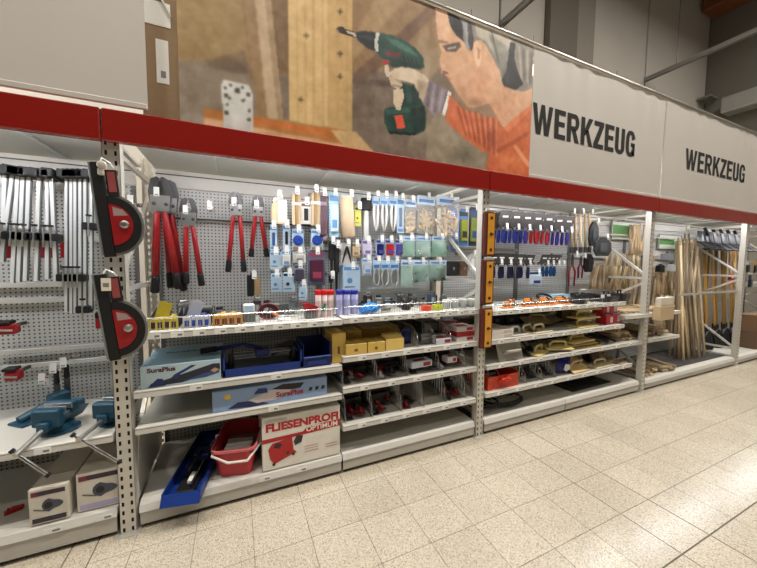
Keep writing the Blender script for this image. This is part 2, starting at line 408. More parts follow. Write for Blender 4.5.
def arc(cx, cz, rx, rz, qx, qz, a0, a1, n=12, pw=1.0):
    def P(a, x, z):
        c, s_ = math.cos(a), math.sin(a)
        return (cx+x*math.copysign(abs(c)**pw, c), cz+z*math.copysign(abs(s_)**pw, s_))
    o = [P(a0+(a1-a0)*i/n, rx, rz) for i in range(n+1)]; q = [P(a0+(a1-a0)*i/n, qx, qz) for i in range(n+1)]
    return [[o[i], o[i+1], q[i+1], q[i]] for i in range(n)]
R4 = lambda a, b, c, d: [(a, c), (b, c), (b, d), (a, d)]
GL = {
 'W': (.80, [[(0,1),(.16,1),(.24,.35),(.33,1),(.47,1),(.56,.35),(.64,1),(.80,1),(.65,0),(.47,0),(.40,.58),(.33,0),(.15,0)]]),
 'E': (.46, [[(0,0),(0,1),(.46,1),(.46,.83),(.18,.83),(.18,.6),(.43,.6),(.43,.44),(.18,.44),(.18,.17),(.47,.17),(.47,0)]]),
 'R': (.54, [R4(0,.18,0,1), R4(.18,.34,.84,1), R4(.18,.34,.42,.57)]+arc(.34,.71,.19,.29,.03,.13,-math.pi/2,math.pi/2)+[[(.2,.44),(.37,.47),(.55,0),(.36,0)]]),
 'K': (.54, [R4(0,.18,0,1), [(.16,.33),(.16,.55),(.35,1),(.55,1),(.33,.56),(.27,.44)], [(.22,.5),(.33,.62),(.57,0),(.37,0)]]),
 'Z': (.46, [[(0,1),(.47,1),(.47,.85),(.2,.17),(.47,.17),(.47,0),(-.02,0),(-.02,.15),(.26,.83),(0,.83)]]),
 'U': (.50, [R4(0,.18,.22,1), R4(.32,.5,.22,1)]+arc(.25,.23,.25,.24,.07,.08,math.pi,2*math.pi)),
 'G': (.50, arc(.25,.5,.26,.51,.08,.35,math.radians(20),math.radians(325),26,.75)+[R4(.27,.5,.40,.54), R4(.36,.5,.04,.45)])}
def lettering(par, word, x0, x1, z0, z1, y):
    gap = .075; tot = sum(GL[c][0] for c in word)+gap*(len(word)-1); k = (x1-x0)/tot; x = x0
    for c in word:
        mb = MB()
        for n_, p in enumerate(GL[c][1]): mb.flat([(x+a*k, z0+b*(z1-z0)) for a, b in p], y)
        obj('letter', mb, INK, par); x += (GL[c][0]+gap)*k
a_ = at(533, 102, y=0); b_ = at(533, 133, y=0); c_ = at(635, 140, y=0)
lettering(b1, 'WERKZEUG', 2.995, c_.x, b_.z, a_.z, -.0025)
a_ = at(686, 148, y=0); b_ = at(686, 169, y=0); c_ = at(745, 170, y=0)
lettering(b2, 'WERKZEUG', a_.x, c_.x, b_.z, a_.z, -.0025)
rl = thing('banner_rail', 'thin aluminium rail along the top of the banners', 'rail', (3, .01, 3.4), world=True)
obj('tube', MB().tube([(-2.5, .0, 3.422), (10, .0, 3.422)], .02, 10), M((205, 203, 196), .28, .85, var=0), rl, True)
for x in range(-2, 10, 2): obj('clamp', MB().cbox(x-.02, x+.02, .035, .07, 3.36, 3.43, .004), DARKST, rl)
# photo print: colours painted on the print's own surface
PX0, PX1, PZ0, PZ1 = .315, 2.975, 2.29, 3.4
NX, NZ = 380, 150
gx = PX0+(PX1-PX0)*np.arange(NX+1)/NX; gz = PZ0+(PZ1-PZ0)*np.arange(NZ+1)/NZ
GX, GZ = np.meshgrid(gx, gz)
dx = GX-CAM.x; dy = 0-CAM.y; dz = GZ-CAM.z
kk = dx*_w.x+dy*_w.y+dz*_w.z
UU = 378.5+F*(dx*_r.x+dy*_r.y+dz*_r.z)/kk; VV = 284-F*(dx*_u.x+dy*_u.y+dz*_u.z)/kk
img = np.zeros((NZ+1, NX+1, 3)); img[:] = (146, 122, 92)
def inside(poly):
    m = np.zeros(UU.shape, bool); n = len(poly)
    for i in range(n):
        x0, y0 = poly[i]; x1, y1 = poly[(i+1) % n]
        if y0 == y1: continue
        c = ((y0 > VV) != (y1 > VV)) & (UU < (x1-x0)*(VV-y0)/(y1-y0)+x0); m ^= c
    return m.astype(float)
def blur(a, n):
    for _ in range(n):
        p = np.pad(a, 1, mode='edge'); a = (p[:-2, 1:-1]+p[2:, 1:-1]+p[1:-1, :-2]+p[1:-1, 2:]+2*p[1:-1, 1:-1])/6
    return a
def paint(poly, c, soft=1, op=1.0):
    global img
    m = blur(inside(poly), soft)[..., None]*op; img = img*(1-m)+np.array(c)*m
rng = np.random.default_rng(3)
def dirt(c0, n, amp):
    a = blur(rng.normal(0, 1, UU.shape), n); a /= a.std(); return a*amp
paint([(150,-40),(250,-60),(250,60),(150,66)], (158,132,90), 6); paint([(150,60),(300,66),(300,140),(150,130)], (138,124,108), 5)
paint([(205,62),(245,50),(250,75),(215,70)], (104,84,66), 4, .7)
paint([(236,-60),(420,-60),(440,60),(360,80),(250,80)], (140,108,70), 5); paint([(262,-60),(292,-60),(296,70),(276,75),(270,20)], (120,94,64), 4)
paint([(268,76),(460,66),(460,170),(280,150)], (122,106,92), 6); paint([(352,92),(374,94),(374,118),(352,118)], (104,86,72), 3, .8)
paint([(375,0),(400,-40),(440,-40),(352,62),(352,40)], (166,136,96), 4, .8); paint([(352,75),(436,0),(444,8),(356,90)], (92,62,42), 3, .75)
paint([(350,78),(440,86),(440,92),(350,84)], (84,66,54), 2, .7); paint([(402,60),(440,10),(446,60),(430,80)], (160,138,108), 5, .8)
paint([(234,-80),(250,-80),(272,120),(258,122)], (150,120,86), 1); paint([(246,-80),(262,-80),(283,122),(268,122)], (192,168,138), 2); paint([(256,-80),(262,-80),(283,122),(278,122)], (166,140,110), 1)
paint([(286,-120),(330,-120),(329,136),(290,132)], (212,180,126), 1); paint([(327,-120),(352,-120),(352,140),(328,136)], (196,162,108), 1)
for u in (296, 304, 312, 321, 336, 345): paint([(u,-100),(u+1.2,-100),(u+2.4,130),(u+1,130)], (182,146,94), 2, .7)
for u, v in ((306,36),(301,100),(340,12),(340,54),(340,77),(339,30)): paint([(u-3,v-.8),(u+3,v-.8),(u+3,v+.8),(u-3,v+.8)], (80,58,40), 1, .8); paint([(u-.8,v-3),(u+.8,v-3),(u+.8,v+3),(u-.8,v+3)], (80,58,40), 1, .8)
paint([(172,112),(300,122),(300,150),(172,140)], (150,140,126), 3); paint([(204,108),(260,117),(344,130),(372,152),(360,158),(204,134)], (180,116,58), 2)
paint([(205,118),(370,150),(368,156),(204,126)], (222,190,150), 2, .8); paint([(250,118),(330,132),(330,136),(250,122)], (204,104,44), 2, .8); paint([(330,130),(356,132),(375,154),(345,148)], (206,172,122), 1)
paint([(221,84),(224,80),(249,86),(252,92),(254,134),(224,130)], (208,208,204), 1)
for u, v, r in ((237,91,2.6),(248,95,2),(225,88,1.4),(230,85,1.4),(226,96,2),(243,101,1.6),(230,98,1.2),(249,111,1.6),(227,113,2),(227,105,1.2),(249,120,1.6),(242,88,1.3)):
    paint([(u-r,v-r),(u+r,v-r),(u+r,v+r),(u-r,v+r)], (74,72,68), 1)
def blob(u, v, ru, rv, c, op):
    global img
    m = (np.exp(-(((UU-u)/ru)**2+((VV-v)/rv)**2))*op)[..., None]; img = img*(1-m)+np.array(c)*m
# drill and glove
blob(365, 92, 10, 14, (96,78,66), .5); blob(400, 120, 40, 20, (112,98,84), .5); blob(430, 60, 10, 30, (168,150,128), .5); blob(428, 130, 14, 12, (176,158,134), .5)
paint([(337,28),(341,27),(357,34),(355,38),(340,33)], (44,32,26), 0); paint([(346,31),(357,34),(356,37),(348,34)], (196,182,166), 0)
paint([(355,33),(363,31),(376,33),(376,52),(369,50),(357,40)], (22,30,36), 1, 1); paint([(358,35),(374,37),(374,41),(359,38)], (52,62,68), 1, .7)
paint([(379,33),(390,35),(403,40),(415,48),(423,58),(424,68),(414,70),(400,68),(391,67),(382,60),(376,52)], (26,66,58), 1)
paint([(376,32.5),(379.5,33),(377.5,42),(378.5,52),(375,52),(374.5,42)], (196,202,196), 0); paint([(384,37),(398,41),(410,48),(420,58),(408,53),(394,46)], (74,122,108), 2, .75); paint([(385,50),(401,54),(399,58),(386,56)], (104,44,48), 1)
for k in range(4): paint([(402+k*4,54+k*2),(404+k*4,55+k*2),(408+k*4,68),(405+k*4,68)], (10,28,28), 0, .7)
paint([(388,58),(420,66),(422,70),(392,68)], (10,30,30), 1, .6); paint([(382,59),(389,61),(388,65),(383,64)], (168,40,52), 0)
paint([(400,80),(416,82),(421,98),(423,106),(398,108),(398,92)], (20,46,42), 1); paint([(405,84),(411,86),(412,104),(406,104)], (50,92,80), 2, .6)
paint([(384,109),(398,106),(422,104),(426,113),(425,130),(416,135),(388,132),(384,122)], (22,60,50), 1); paint([(385,110),(421,106),(422,111),(386,115)], (56,100,86), 1, .7); paint([(410,108),(424,106),(424,131),(414,134)], (12,36,34), 2, .8)
paint([(394,116),(402,115),(405,128),(397,129)], (216,82,58), 0); paint([(388,131),(416,133),(415,136),(389,134)], (10,24,24), 0)
GLV = (214,196,172)
paint([(384,66),(388,65),(390,76),(387,78),(384,72)], GLV, 0); paint([(388,73),(394,69),(401,67),(413,69),(424,75),(430,82),(424,98),(418,92),(413,84),(404,82),(394,80)], GLV, 1)
paint([(388,76),(400,79),(402,86),(398,90),(391,86)], (204,184,160), 0); paint([(393,90),(402,89),(404,96),(400,111),(396,110),(393,102)], (206,188,164), 0); paint([(417,80),(430,84),(424,104),(419,98)], (190,170,146), 1)
paint([(391,84.5),(401,86),(401,88),(392,87)], (132,112,94), 1, .8); paint([(394,79),(404,82),(413,84),(412,86),(398,83)], (140,118,98), 1, .7); blob(410, 74, 7, 4, (232,218,198), .6); blob(420, 88, 4, 6, (160,138,116), .5)
paint([(429,79),(449,92),(448,98),(441,123),(432,115),(423,104)], (136,124,132), 1)
for k in range(5): paint([(429+k*4,82+k*2.4),(431+k*4,83+k*2.4),(428+k*3.6,108+k*3),(426+k*3.6,106+k*3)], (170,158,164) if k % 2 else (104,92,104), 1, .7)
paint([(448,91),(451,93),(450,99),(443,122),(440,125),(436,121),(440,119),(446,99)], (232,226,218), 0)
# man: background beside the face, shirt, face, ear, hair
paint([(438,110),(464,136),(486,152),(486,175),(425,164),(428,126)], (150,136,116), 3); blob(462, 155, 14, 8, (98,92,76), .7); blob(432, 30, 7, 24, (128,92,58), .7)
ORG = (204,108,66)
paint([(449,95),(456,102),(464,110),(480,116),(495,117),(503,128),(516,117),(530,105),(536,100),(536,190),(485,170),(489,153),(483,152),(463,138),(445,121)], ORG, 1)
for k in range(7): paint([(456+k*6,106+k*1.6),(458+k*6,107+k*1.6),(467+k*4.6,137+k*3.2),(464+k*4.6,134+k*3.2)], (150,68,42), 1, .65); paint([(459+k*6,108+k*1.6),(461+k*6,109+k*1.6),(471+k*4.4,139+k*3),(469+k*4.4,138+k*3)], (232,146,104), 1, .6)
blob(492, 140, 8, 12, (140,64,42), .6); blob(512, 160, 10, 5, (226,138,88), .7); paint([(512,146),(516,145),(530,164),(528,168)], (236,160,120), 1, .8); paint([(495,150),(530,130),(530,134),(497,154)], (160,76,46), 2, .6); blob(470, 120, 8, 8, (186,88,60), .5)
paint([(503,128),(516,117),(530,105),(531,110),(507,133)], (226,128,82), 1, .8)
SKN = (214,168,134)
paint([(435,8),(470,8),(520,50),(534,70),(536,100),(528,107),(516,117),(503,128),(496,116),(488,104),(482,106),(475,108),(467,107),(461,99),(455,91),(450,82),(446,76),(441,73),(441,69),(439,62),(441,53),(438,42),(436,26)], SKN, 1)
paint([(475,108),(482,106),(489,104),(493,112),(496,117),(484,117)], (150,124,104), 1, .9)
blob(446, 26, 7, 14, (226,184,154), .7); blob(455, 66, 7, 10, (228,184,150), .6); blob(463, 88, 8, 8, (198,146,112), .5); blob(480, 84, 8, 12, (206,142,106), .6); blob(474, 103, 10, 5, (150,104,80), .7); blob(500, 108, 12, 14, (198,134,100), .5); blob(520, 100, 8, 8, (226,176,142), .6); blob(458, 98, 6, 5, (182,132,104), .5)
paint([(442,46),(450,44),(459,42),(461,47),(456,52),(446,52)], (74,60,58), 1, .85); paint([(447,48),(456,46),(455,49),(448,50)], (206,196,186), 0, .6); paint([(437,40),(448,42),(447,44),(438,43)], (120,90,76), 1, .7)
paint([(441,71),(447,72),(449,74),(443,75)], (140,86,76), 0, .8); blob(442, 66, 3, 3, (232,190,160), .6); blob(448, 79, 3, 2, (176,108,98), .6)
paint([(446,4),(470,4),(536,34),(536,86),(524,92),(512,90),(503,84),(499,70),(492,58),(486,46),(480,40),(473,42),(471,52),(466,48),(460,34),(454,34),(449,22)], (138,132,124), 1)
paint([(446,8),(456,12),(464,28),(466,44),(461,40),(456,36),(450,26)], (34,32,36), 1, .95); paint([(462,20),(468,24),(471,46),(467,50),(463,40)], (158,160,162), 1, .8); paint([(467,22),(471,24),(474,44),(471,52),(468,44)], (52,50,54), 1, .8)
paint([(474,20),(500,26),(512,42),(506,52),(494,54),(486,42),(476,36)], (206,198,184), 3, .75); paint([(488,34),(506,46),(506,70),(500,66),(494,56)], (140,140,130), 2, .8); paint([(490,30),(492,32),(500,66),(497,62)], (84,82,78), 1, .6)
paint([(510,42),(515,44),(514,58),(518,74),(523,84),(516,90),(504,87),(501,80),(506,72),(508,56)], (32,32,34), 1, .95); blob(506, 76, 4, 8, (56,64,64), .6)
for k in range(4): paint([(518+k*4,46+k*2),(520+k*4,47+k*2),(522+k*3,80+k*2),(520+k*3,78+k*2)], (104,96,94) if k % 2 else (186,176,168), 1, .7)
paint([(473,43),(477,41),(481,46),(481,58),(479,68),(475,64),(473,54)], (232,190,156), 1); paint([(477,48),(480,50),(479,60),(477,58)], (170,116,90), 1, .7)
img += dirt(0, 2, 2)[..., None] + dirt(0, 20, 5)[..., None]
img = np.clip(img*1.06+3, 0, 255)/255*.97
linimg = np.where(img <= .04045, img/12.92, ((img+.055)/1.055)**2.4)
ph = thing('photo_banner', 'large printed poster of a man drilling into a wooden post', 'poster', ((PX0+PX1)/2, 0, PZ0))
w_ = NX+1
vs_ = np.stack([GX-(PX0+PX1)/2, np.zeros_like(GX)-.004, GZ-PZ0], -1).reshape(-1, 3)
idx = (np.arange(NZ)[:, None]*w_+np.arange(NX)[None, :]).ravel()
fs_ = np.stack([idx, idx+1, idx+w_+1, idx+w_], -1)
me = bpy.data.meshes.new('print'); me.from_pydata(vs_.tolist(), [], fs_.tolist()); me.update()
ca = me.color_attributes.new('print', 'FLOAT_COLOR', 'POINT')
ca.data.foreach_set('color', np.concatenate([linimg.reshape(-1, 3), np.ones((w_*(NZ+1), 1))], 1).ravel())
pm = bpy.data.materials.new('poster_print'); pm.use_nodes = True; at_ = pm.node_tree.nodes.new('ShaderNodeVertexColor'); at_.layer_name = 'print'
pb = pm.node_tree.nodes['Principled BSDF']; pm.node_tree.links.new(at_.outputs[0], pb.inputs['Base Color']); pb.inputs['Roughness'].default_value = .42
me.materials.append(pm); po = bpy.data.objects.new('print', me); COL.objects.link(po); po.parent = ph
obj('backing', MB().box(-(PX1-PX0)/2, (PX1-PX0)/2, -.0035, .002, 0, PZ1-PZ0), FAB, ph)
# gap between the banners: carton with labels, grey board, slotted strut
t = thing('tall_carton', 'brown carton with two white labels between the banners', 'carton', (.235, .1, 2.29), world=True)
a = at(144, 30, y=.06); b = at(174, 120, y=.06)
obj('carton', MB().cbox(a.x-.02, b.x+.05, .06, .36, 2.286, 2.965, .006), CARTON, t)
obj('label_sticker', MB().box(a.x+.004, b.x, .0575, .06, 2.80, 2.925), TAG, t); l = obj('label_sticker', MB().box(a.x+.05, b.x-.015, .0575, .06, 2.5, 2.73), TAG, t)
obj('barcode', MB().box(a.x+.07, b.x-.03, .0565, .0575, 2.53, 2.565), TAGINK, l)
obj('strap', MB().tube([(a.x-.02, .055, 2.95), (a.x+.07, .05, 2.97), (b.x, .052, 2.86)], .006, 6), TAG, t, True)
t = thing('grey_board', 'grey green board standing behind the labelled carton', 'board', (.3, .5, 2.23), world=True)
obj('board', MB().cbox(.19, .42, .5, .53, 2.226, 3.5, .004), M((150, 152, 142), .6), t); obj('edge_strip', MB().cbox(.16, .2, .48, .53, 2.226, 3.5, .004), GALV, t)
# ================================================================== SHELVING
def pegboard_mat():
    m = bpy.data.materials.new('pegboard'); m.use_nodes = True; nt = m.node_tree; b = nt.nodes['Principled BSDF']; N = nt.nodes.new; L = nt.links.new
    geo = N('ShaderNodeNewGeometry'); sx = N('ShaderNodeSeparateXYZ'); L(geo.outputs['Position'], sx.inputs[0])
    def cell(o):
        a = N('ShaderNodeMath'); a.operation = 'MULTIPLY'; a.inputs[1].default_value = 1/.025; L(o, a.inputs[0])
        f = N('ShaderNodeMath'); f.operation = 'FRACT'; L(a.outputs[0], f.inputs[0])
        s_ = N('ShaderNodeMath'); s_.operation = 'SUBTRACT'; s_.inputs[1].default_value = .5; L(f.outputs[0], s_.inputs[0])
        q = N('ShaderNodeMath'); q.operation = 'POWER'; q.inputs[1].default_value = 2; L(s_.outputs[0], q.inputs[0]); return q.outputs[0]
    ad = N('ShaderNodeMath'); L(cell(sx.outputs[0]), ad.inputs[0]); L(cell(sx.outputs[2]), ad.inputs[1])
    lt_ = N('ShaderNodeMath'); lt_.operation = 'LESS_THAN'; lt_.inputs[1].default_value = .045; L(ad.outputs[0], lt_.inputs[0])
    mx = N('ShaderNodeMix'); mx.data_type = 'RGBA'; mx.inputs[6].default_value = (*lin((202, 203, 200)), 1); mx.inputs[7].default_value = (*lin((70, 70, 70)), 1)
    L(lt_.outputs[0], mx.inputs[0]); L(mx.outputs[2], b.inputs['Base Color']); b.inputs['Roughness'].default_value = .45
    return m
PEG = pegboard_mat(); SHW = M((198, 196, 188), .42, var=.05, scale=6); RAILW = M((212, 210, 204), .4, var=.05, scale=18); PLINTH = M((186, 182, 173), .5, var=.08, scale=5)
PY = .70
def pegboard(x0, x1, label):
    t = thing('pegboard', label, 'pegboard', ((x0+x1)/2, PY, .03), group='perforated back panels', world=True)
    z = .03
    while z < 2.0:
        z1 = min(z+.405, 2.055); obj('panel', MB().cbox(x0+.004, x1-.004, PY, PY+.02, z+.0015, z1-.0015, .003), PEG, t); z = z1
    obj('top_strip', MB().cbox(x0, x1, PY-.004, PY+.03, 2.057, 2.185, .004), WHITE, t)
    for x in (x0, x1): obj('upright', MB().cbox(x-.004 if x == x0 else x-.022, x+.022 if x == x0 else x+.004, PY-.012, PY-.0005, .02, 2.05, .002), M((120, 120, 118), .5, .3), t)
    obj('seam_strip', MB().box(x0, x1, PY-.007, PY-.0045, 2.148, 2.156), DARKST, t)
PB = [(-2.44, -1.26, 'perforated back panel at the far left edge'), (-1.24, -.06, 'perforated back panel behind the bar clamps'), (.06, 1.245, 'perforated back panel behind the red bolt cutters'), (1.255, 2.44, 'perforated back panel behind the green bags'),
      (2.56, 3.62, 'perforated back panel behind the hanging trowels'), (3.635, 4.55, 'perforated back panel behind the red pliers'), (4.565, 5.75, 'perforated back panel behind the hammer handles'), (5.765, 7.44, 'perforated back panel behind the broom sticks'), (7.56, 9.9, 'perforated back panel behind the yellow shovel handles')]
for a in PB: pegboard(*a)
tagproto = None
def shelf(x0, x1, z, depth, label, tags=(), yf=0.0, mat=SHW, lip=.042):
    t = thing('shelf', label, 'shelf', ((x0+x1)/2, yf+depth/2, z), world=True)
    top = z+lip/2-.004
    obj('deck', MB().box(x0+.003, x1-.003, yf+.012, yf+depth, top-.018, top), mat, t)
    rl = obj('price_rail', MB().cbox(x0, x1, yf-.006, yf+.012, z-lip/2, z+lip/2, .003), RAILW, t)
    obj('rail_groove', MB().box(x0+.002, x1-.002, yf-.0066, yf-.0059, z+lip/2-.012, z+lip/2-.009), M((120, 120, 116), .6), rl)
    for x in (x0+.004, x1-.008):
        obj('bracket', MB().add([(x, yf+.02, top-.02), (x+.004, yf+.02, top-.02), (x+.004, yf+.02, top-.045), (x, yf+.02, top-.045), (x, PY-.015, top-.02), (x+.004, PY-.015, top-.02), (x+.004, PY-.015, top-.12), (x, PY-.015, top-.12)],
            [(3,2,1,0),(4,5,6,7),(0,1,5,4),(1,2,6,5),(2,3,7,6),(3,0,4,7)]), mat, t)
    for x in tags:
        p = obj('price_tag', MB().box(x-.032, x+.032, yf-.0085, yf-.0068, z-.017, z+.012), TAG, t)
        obj('tag_print', MB().box(x+.002, x+.026, yf-.0092, yf-.0086, z-.009, z+.002), TAGINK, p)
    t['_top'] = top
    return top
def base(x0, x1, label, tags=(), dk=SHW, ztop=.15, yf=0.0):
    t = thing('base_shelf', label, 'shelf', ((x0+x1)/2, .35, 0), world=True)
    obj('deck', MB().cbox(x0, x1, yf+.06, PY-.02, ztop-.022, ztop, .002), dk, t)
    rl = obj('front_lip', MB().add([(x0, yf+.06, ztop), (x1, yf+.06, ztop), (x1, yf+.012, ztop-.012), (x0, yf+.012, ztop-.012), (x0, yf, ztop-.05), (x1, yf, ztop-.05), (x0, yf+.06, ztop-.05), (x1, yf+.06, ztop-.05)],
        [(0,3,2,1),(3,4,5,2),(4,6,7,5),(0,1,7,6),(0,6,4,3),(1,2,5,7)]), RAILW, t)
    obj('plinth', MB().cbox(x0+.003, x1-.003, yf+.006, yf+.02, .026, ztop-.0505, .002), PLINTH, t)
    for x in (x0+.03, x1-.05): obj('foot', MB().box(x, x+.02, yf+.08, PY-.04, 0, ztop-.023), DARKST, t)
    for x in tags:
        p = obj('price_tag', MB().box(x-.035, x+.035, yf-.0035, yf-.002, ztop-.048, ztop-.02), TAG, t)
        obj('tag_print', MB().box(x, x+.03, yf-.0042, yf-.0036, ztop-.04, ztop-.03), TAGINK, p)
ev = lambda a, b, n: [a+(b-a)*(i+.5)/n for i in range(n)]
Z = {}
base(-2.44, -1.27, 'base shelf at the far left edge'); base(-1.24, -.05, 'base shelf under the blue vises holding two white boxes', [at(52, 520, y=0).x, at(104, 507, y=0).x], ztop=.165)
base(.05, 1.242, 'base shelf holding the red bucket', [.955, .72], ztop=.15); base(1.25, 2.45, 'empty stepped base shelf below the wire compartments')
base(2.56, 3.625, 'base shelf with black hoses on it', ztop=.145); base(3.632, 4.93, 'base shelf with a black mat on it', ztop=.145)
base(5.06, 7.44, 'base shelf under the broom sticks', ztop=.13); base(7.56, 9.9, 'base shelf past the last post', ztop=.13)
Z['l1'] = shelf(-1.24, -.05, .565, .62, 'shelf carrying the blue bench vises', [-.95, -.6, -.33])
Z['ll'] = shelf(-2.44, -1.27, .565, .62, 'shelf at the far left edge')
Z['a1'] = shelf(.05, 1.242, 1.108, .62, 'bright shelf of small displays below the bolt cutters', ev(.1, 1.2, 10))
Z['a2'] = shelf(.05, 1.242, .784, .62, 'shelf carrying the blue tile cutter', [.35, .8]); Z['a3'] = shelf(.05, 1.242, .577, .62, 'shelf carrying the long pale blue box', [.78])
Z['b1'] = shelf(1.25, 2.45, 1.115, .62, 'shelf of lidded canisters below the green bags', ev(1.27, 2.43, 10))
Z['b2'] = shelf(1.25, 2.45, .838, .62, 'shelf carrying the yellow cartons', ev(1.3, 2.4, 6)); Z['b3'] = shelf(1.25, 2.45, .615, .62, 'upper shelf of wire compartments', ev(1.3, 2.4, 5)); Z['b4'] = shelf(1.25, 2.45, .338, .62, 'lower shelf of wire compartments', ev(1.3, 2.4, 6))
Z['c1'] = shelf(2.56, 4.55, 1.088, .55, 'shelf below the hanging trowels', ev(2.6, 4.5, 14)); Z['c2'] = shelf(2.56, 4.55, .83, .6, 'shelf carrying the cream plastic floats', ev(2.6, 4.5, 9))
Z['c3'] = shelf(2.56, 4.92, .608, .6, 'shelf carrying the grey float', ev(2.6, 4.8, 9)); Z['c4'] = shelf(2.56, 4.75, .358, .6, 'shelf carrying the orange crate', ev(2.6, 4.7, 9))
Z['d1'] = shelf(4.57, 5.76, .921, .58, 'bright shelf edge behind the leaflet box', []); Z['d2'] = shelf(5.06, 5.76, .608, .58, 'shelf of short wooden handles right of the leaflet box post', [])
Z['e1'] = shelf(9.25, 9.95, .6, .55, 'shelf past the last post holding dark cartons', []); Z['e2'] = shelf(9.25, 9.95, 1.2, .5, 'upper shelf past the last post', [])
# white side panels standing at the ends of the shelves, and wall-mounted hook rails
for x, z0, z1, lb in ((.035, .15, .5, 'white side panel left of the blue tile cutter tray'),):
    t = thing('side_panel', lb, 'panel', (x, .35, z0), world=True)
    obj('panel', MB().add([(x-.004, .03, z0), (x+.004, .03, z0), (x+.004, PY-.03, z0), (x-.004, PY-.03, z0), (x-.004, .12, z1), (x+.004, .12, z1), (x+.004, PY-.03, z1), (x-.004, PY-.03, z1)], [(3,2,1,0),(4,5,6,7),(0,1,5,4),(1,2,6,5),(2,3,7,6),(3,0,4,7)]), SHW, t)
    obj('edge_strip', MB().tube([(x, .026, z0), (x, .116, z1)], .004, 6), RAILW, t)
def hook_rail(x0, x1, z, label, mat=WHITE, h=.03, y=PY-.045, n=0):
    t = thing('hook_rail', label, 'rail', ((x0+x1)/2, y, z), world=True)
    obj('bar', MB().cbox(x0, x1, y, y+.018, z-h/2, z+h/2, .003), mat, t)
    for x in (x0+.03, x1-.05): obj('mount', MB().box(x, x+.02, y+.018, PY-.0005, z-h/2, z+h/2), mat, t)
hook_rail(-1.2, -.09, 1.672, 'upper white hook rail behind the bar clamps', h=.035); hook_rail(-1.2, -.09, 1.365, 'middle white hook rail behind the bar clamps', h=.03); hook_rail(-1.2, -.09, 1.262, 'white hook rail just below the shorter clamps', h=.032)
hook_rail(-.80, -.1, .935, 'upper of two close white hook rails above the vises', h=.03); hook_rail(-.82, -.1, .838, 'lower of two close white hook rails above the vises', h=.03)
hook_rail(-1.2, -.09, 2.0, 'top white hook rail carrying the bar clamps', h=.04)
hook_rail(.1, 1.2, 1.835, 'dark hook rail behind the bolt cutters', M((60, 60, 62), .5, .4), .014); hook_rail(1.28, 2.4, 1.62, 'dark hook rail behind the green bags', M((90, 90, 92), .5, .4), .014)
hook_rail(2.6, 3.6, 1.68, 'grey hook rail between the two trowel rows', M((150, 150, 150), .5, .4), .03)
# ------------------------------------------------------------------ hooks
_HK = {}
def hook(x, y, z, what, tag_s=1.0):
    k = round(max(.05, PY-.0005-y), 2); 
    if k not in _HK:
        hk = thing('peg_hook', 'x', 'hook', (0, 0, 0), group='chrome peg hooks with price tags'); q = Matrix.Rotation(-.12, 4, 'X')
        obj('rod', MB().tube([(0, k-.004, 0), (0, .02, 0), (0, 0, .008), (0, -.012, .022)], .0035, 5), CHROME, hk)
        p = obj('price_tag', MB(q).cbox(-.0165, .0165, -.0185, -.0165, -.030, .034, .0008), TAG, hk)
        obj('tag_print', MB(q).box(-.010, .010, -.0192, -.0186, -.022, -.014), M((150, 150, 155), .6, var=0), p)
        obj('back_plate', MB().box(-.02, .02, k-.004, k, -.014, .014), CHROME, hk)
        _HK[k] = Proto(hk)
    return _HK[k].place((x, y, z), (0, 0, 0), ' '.join(('peg hook with white tag holding the '+what).split()[:16]))
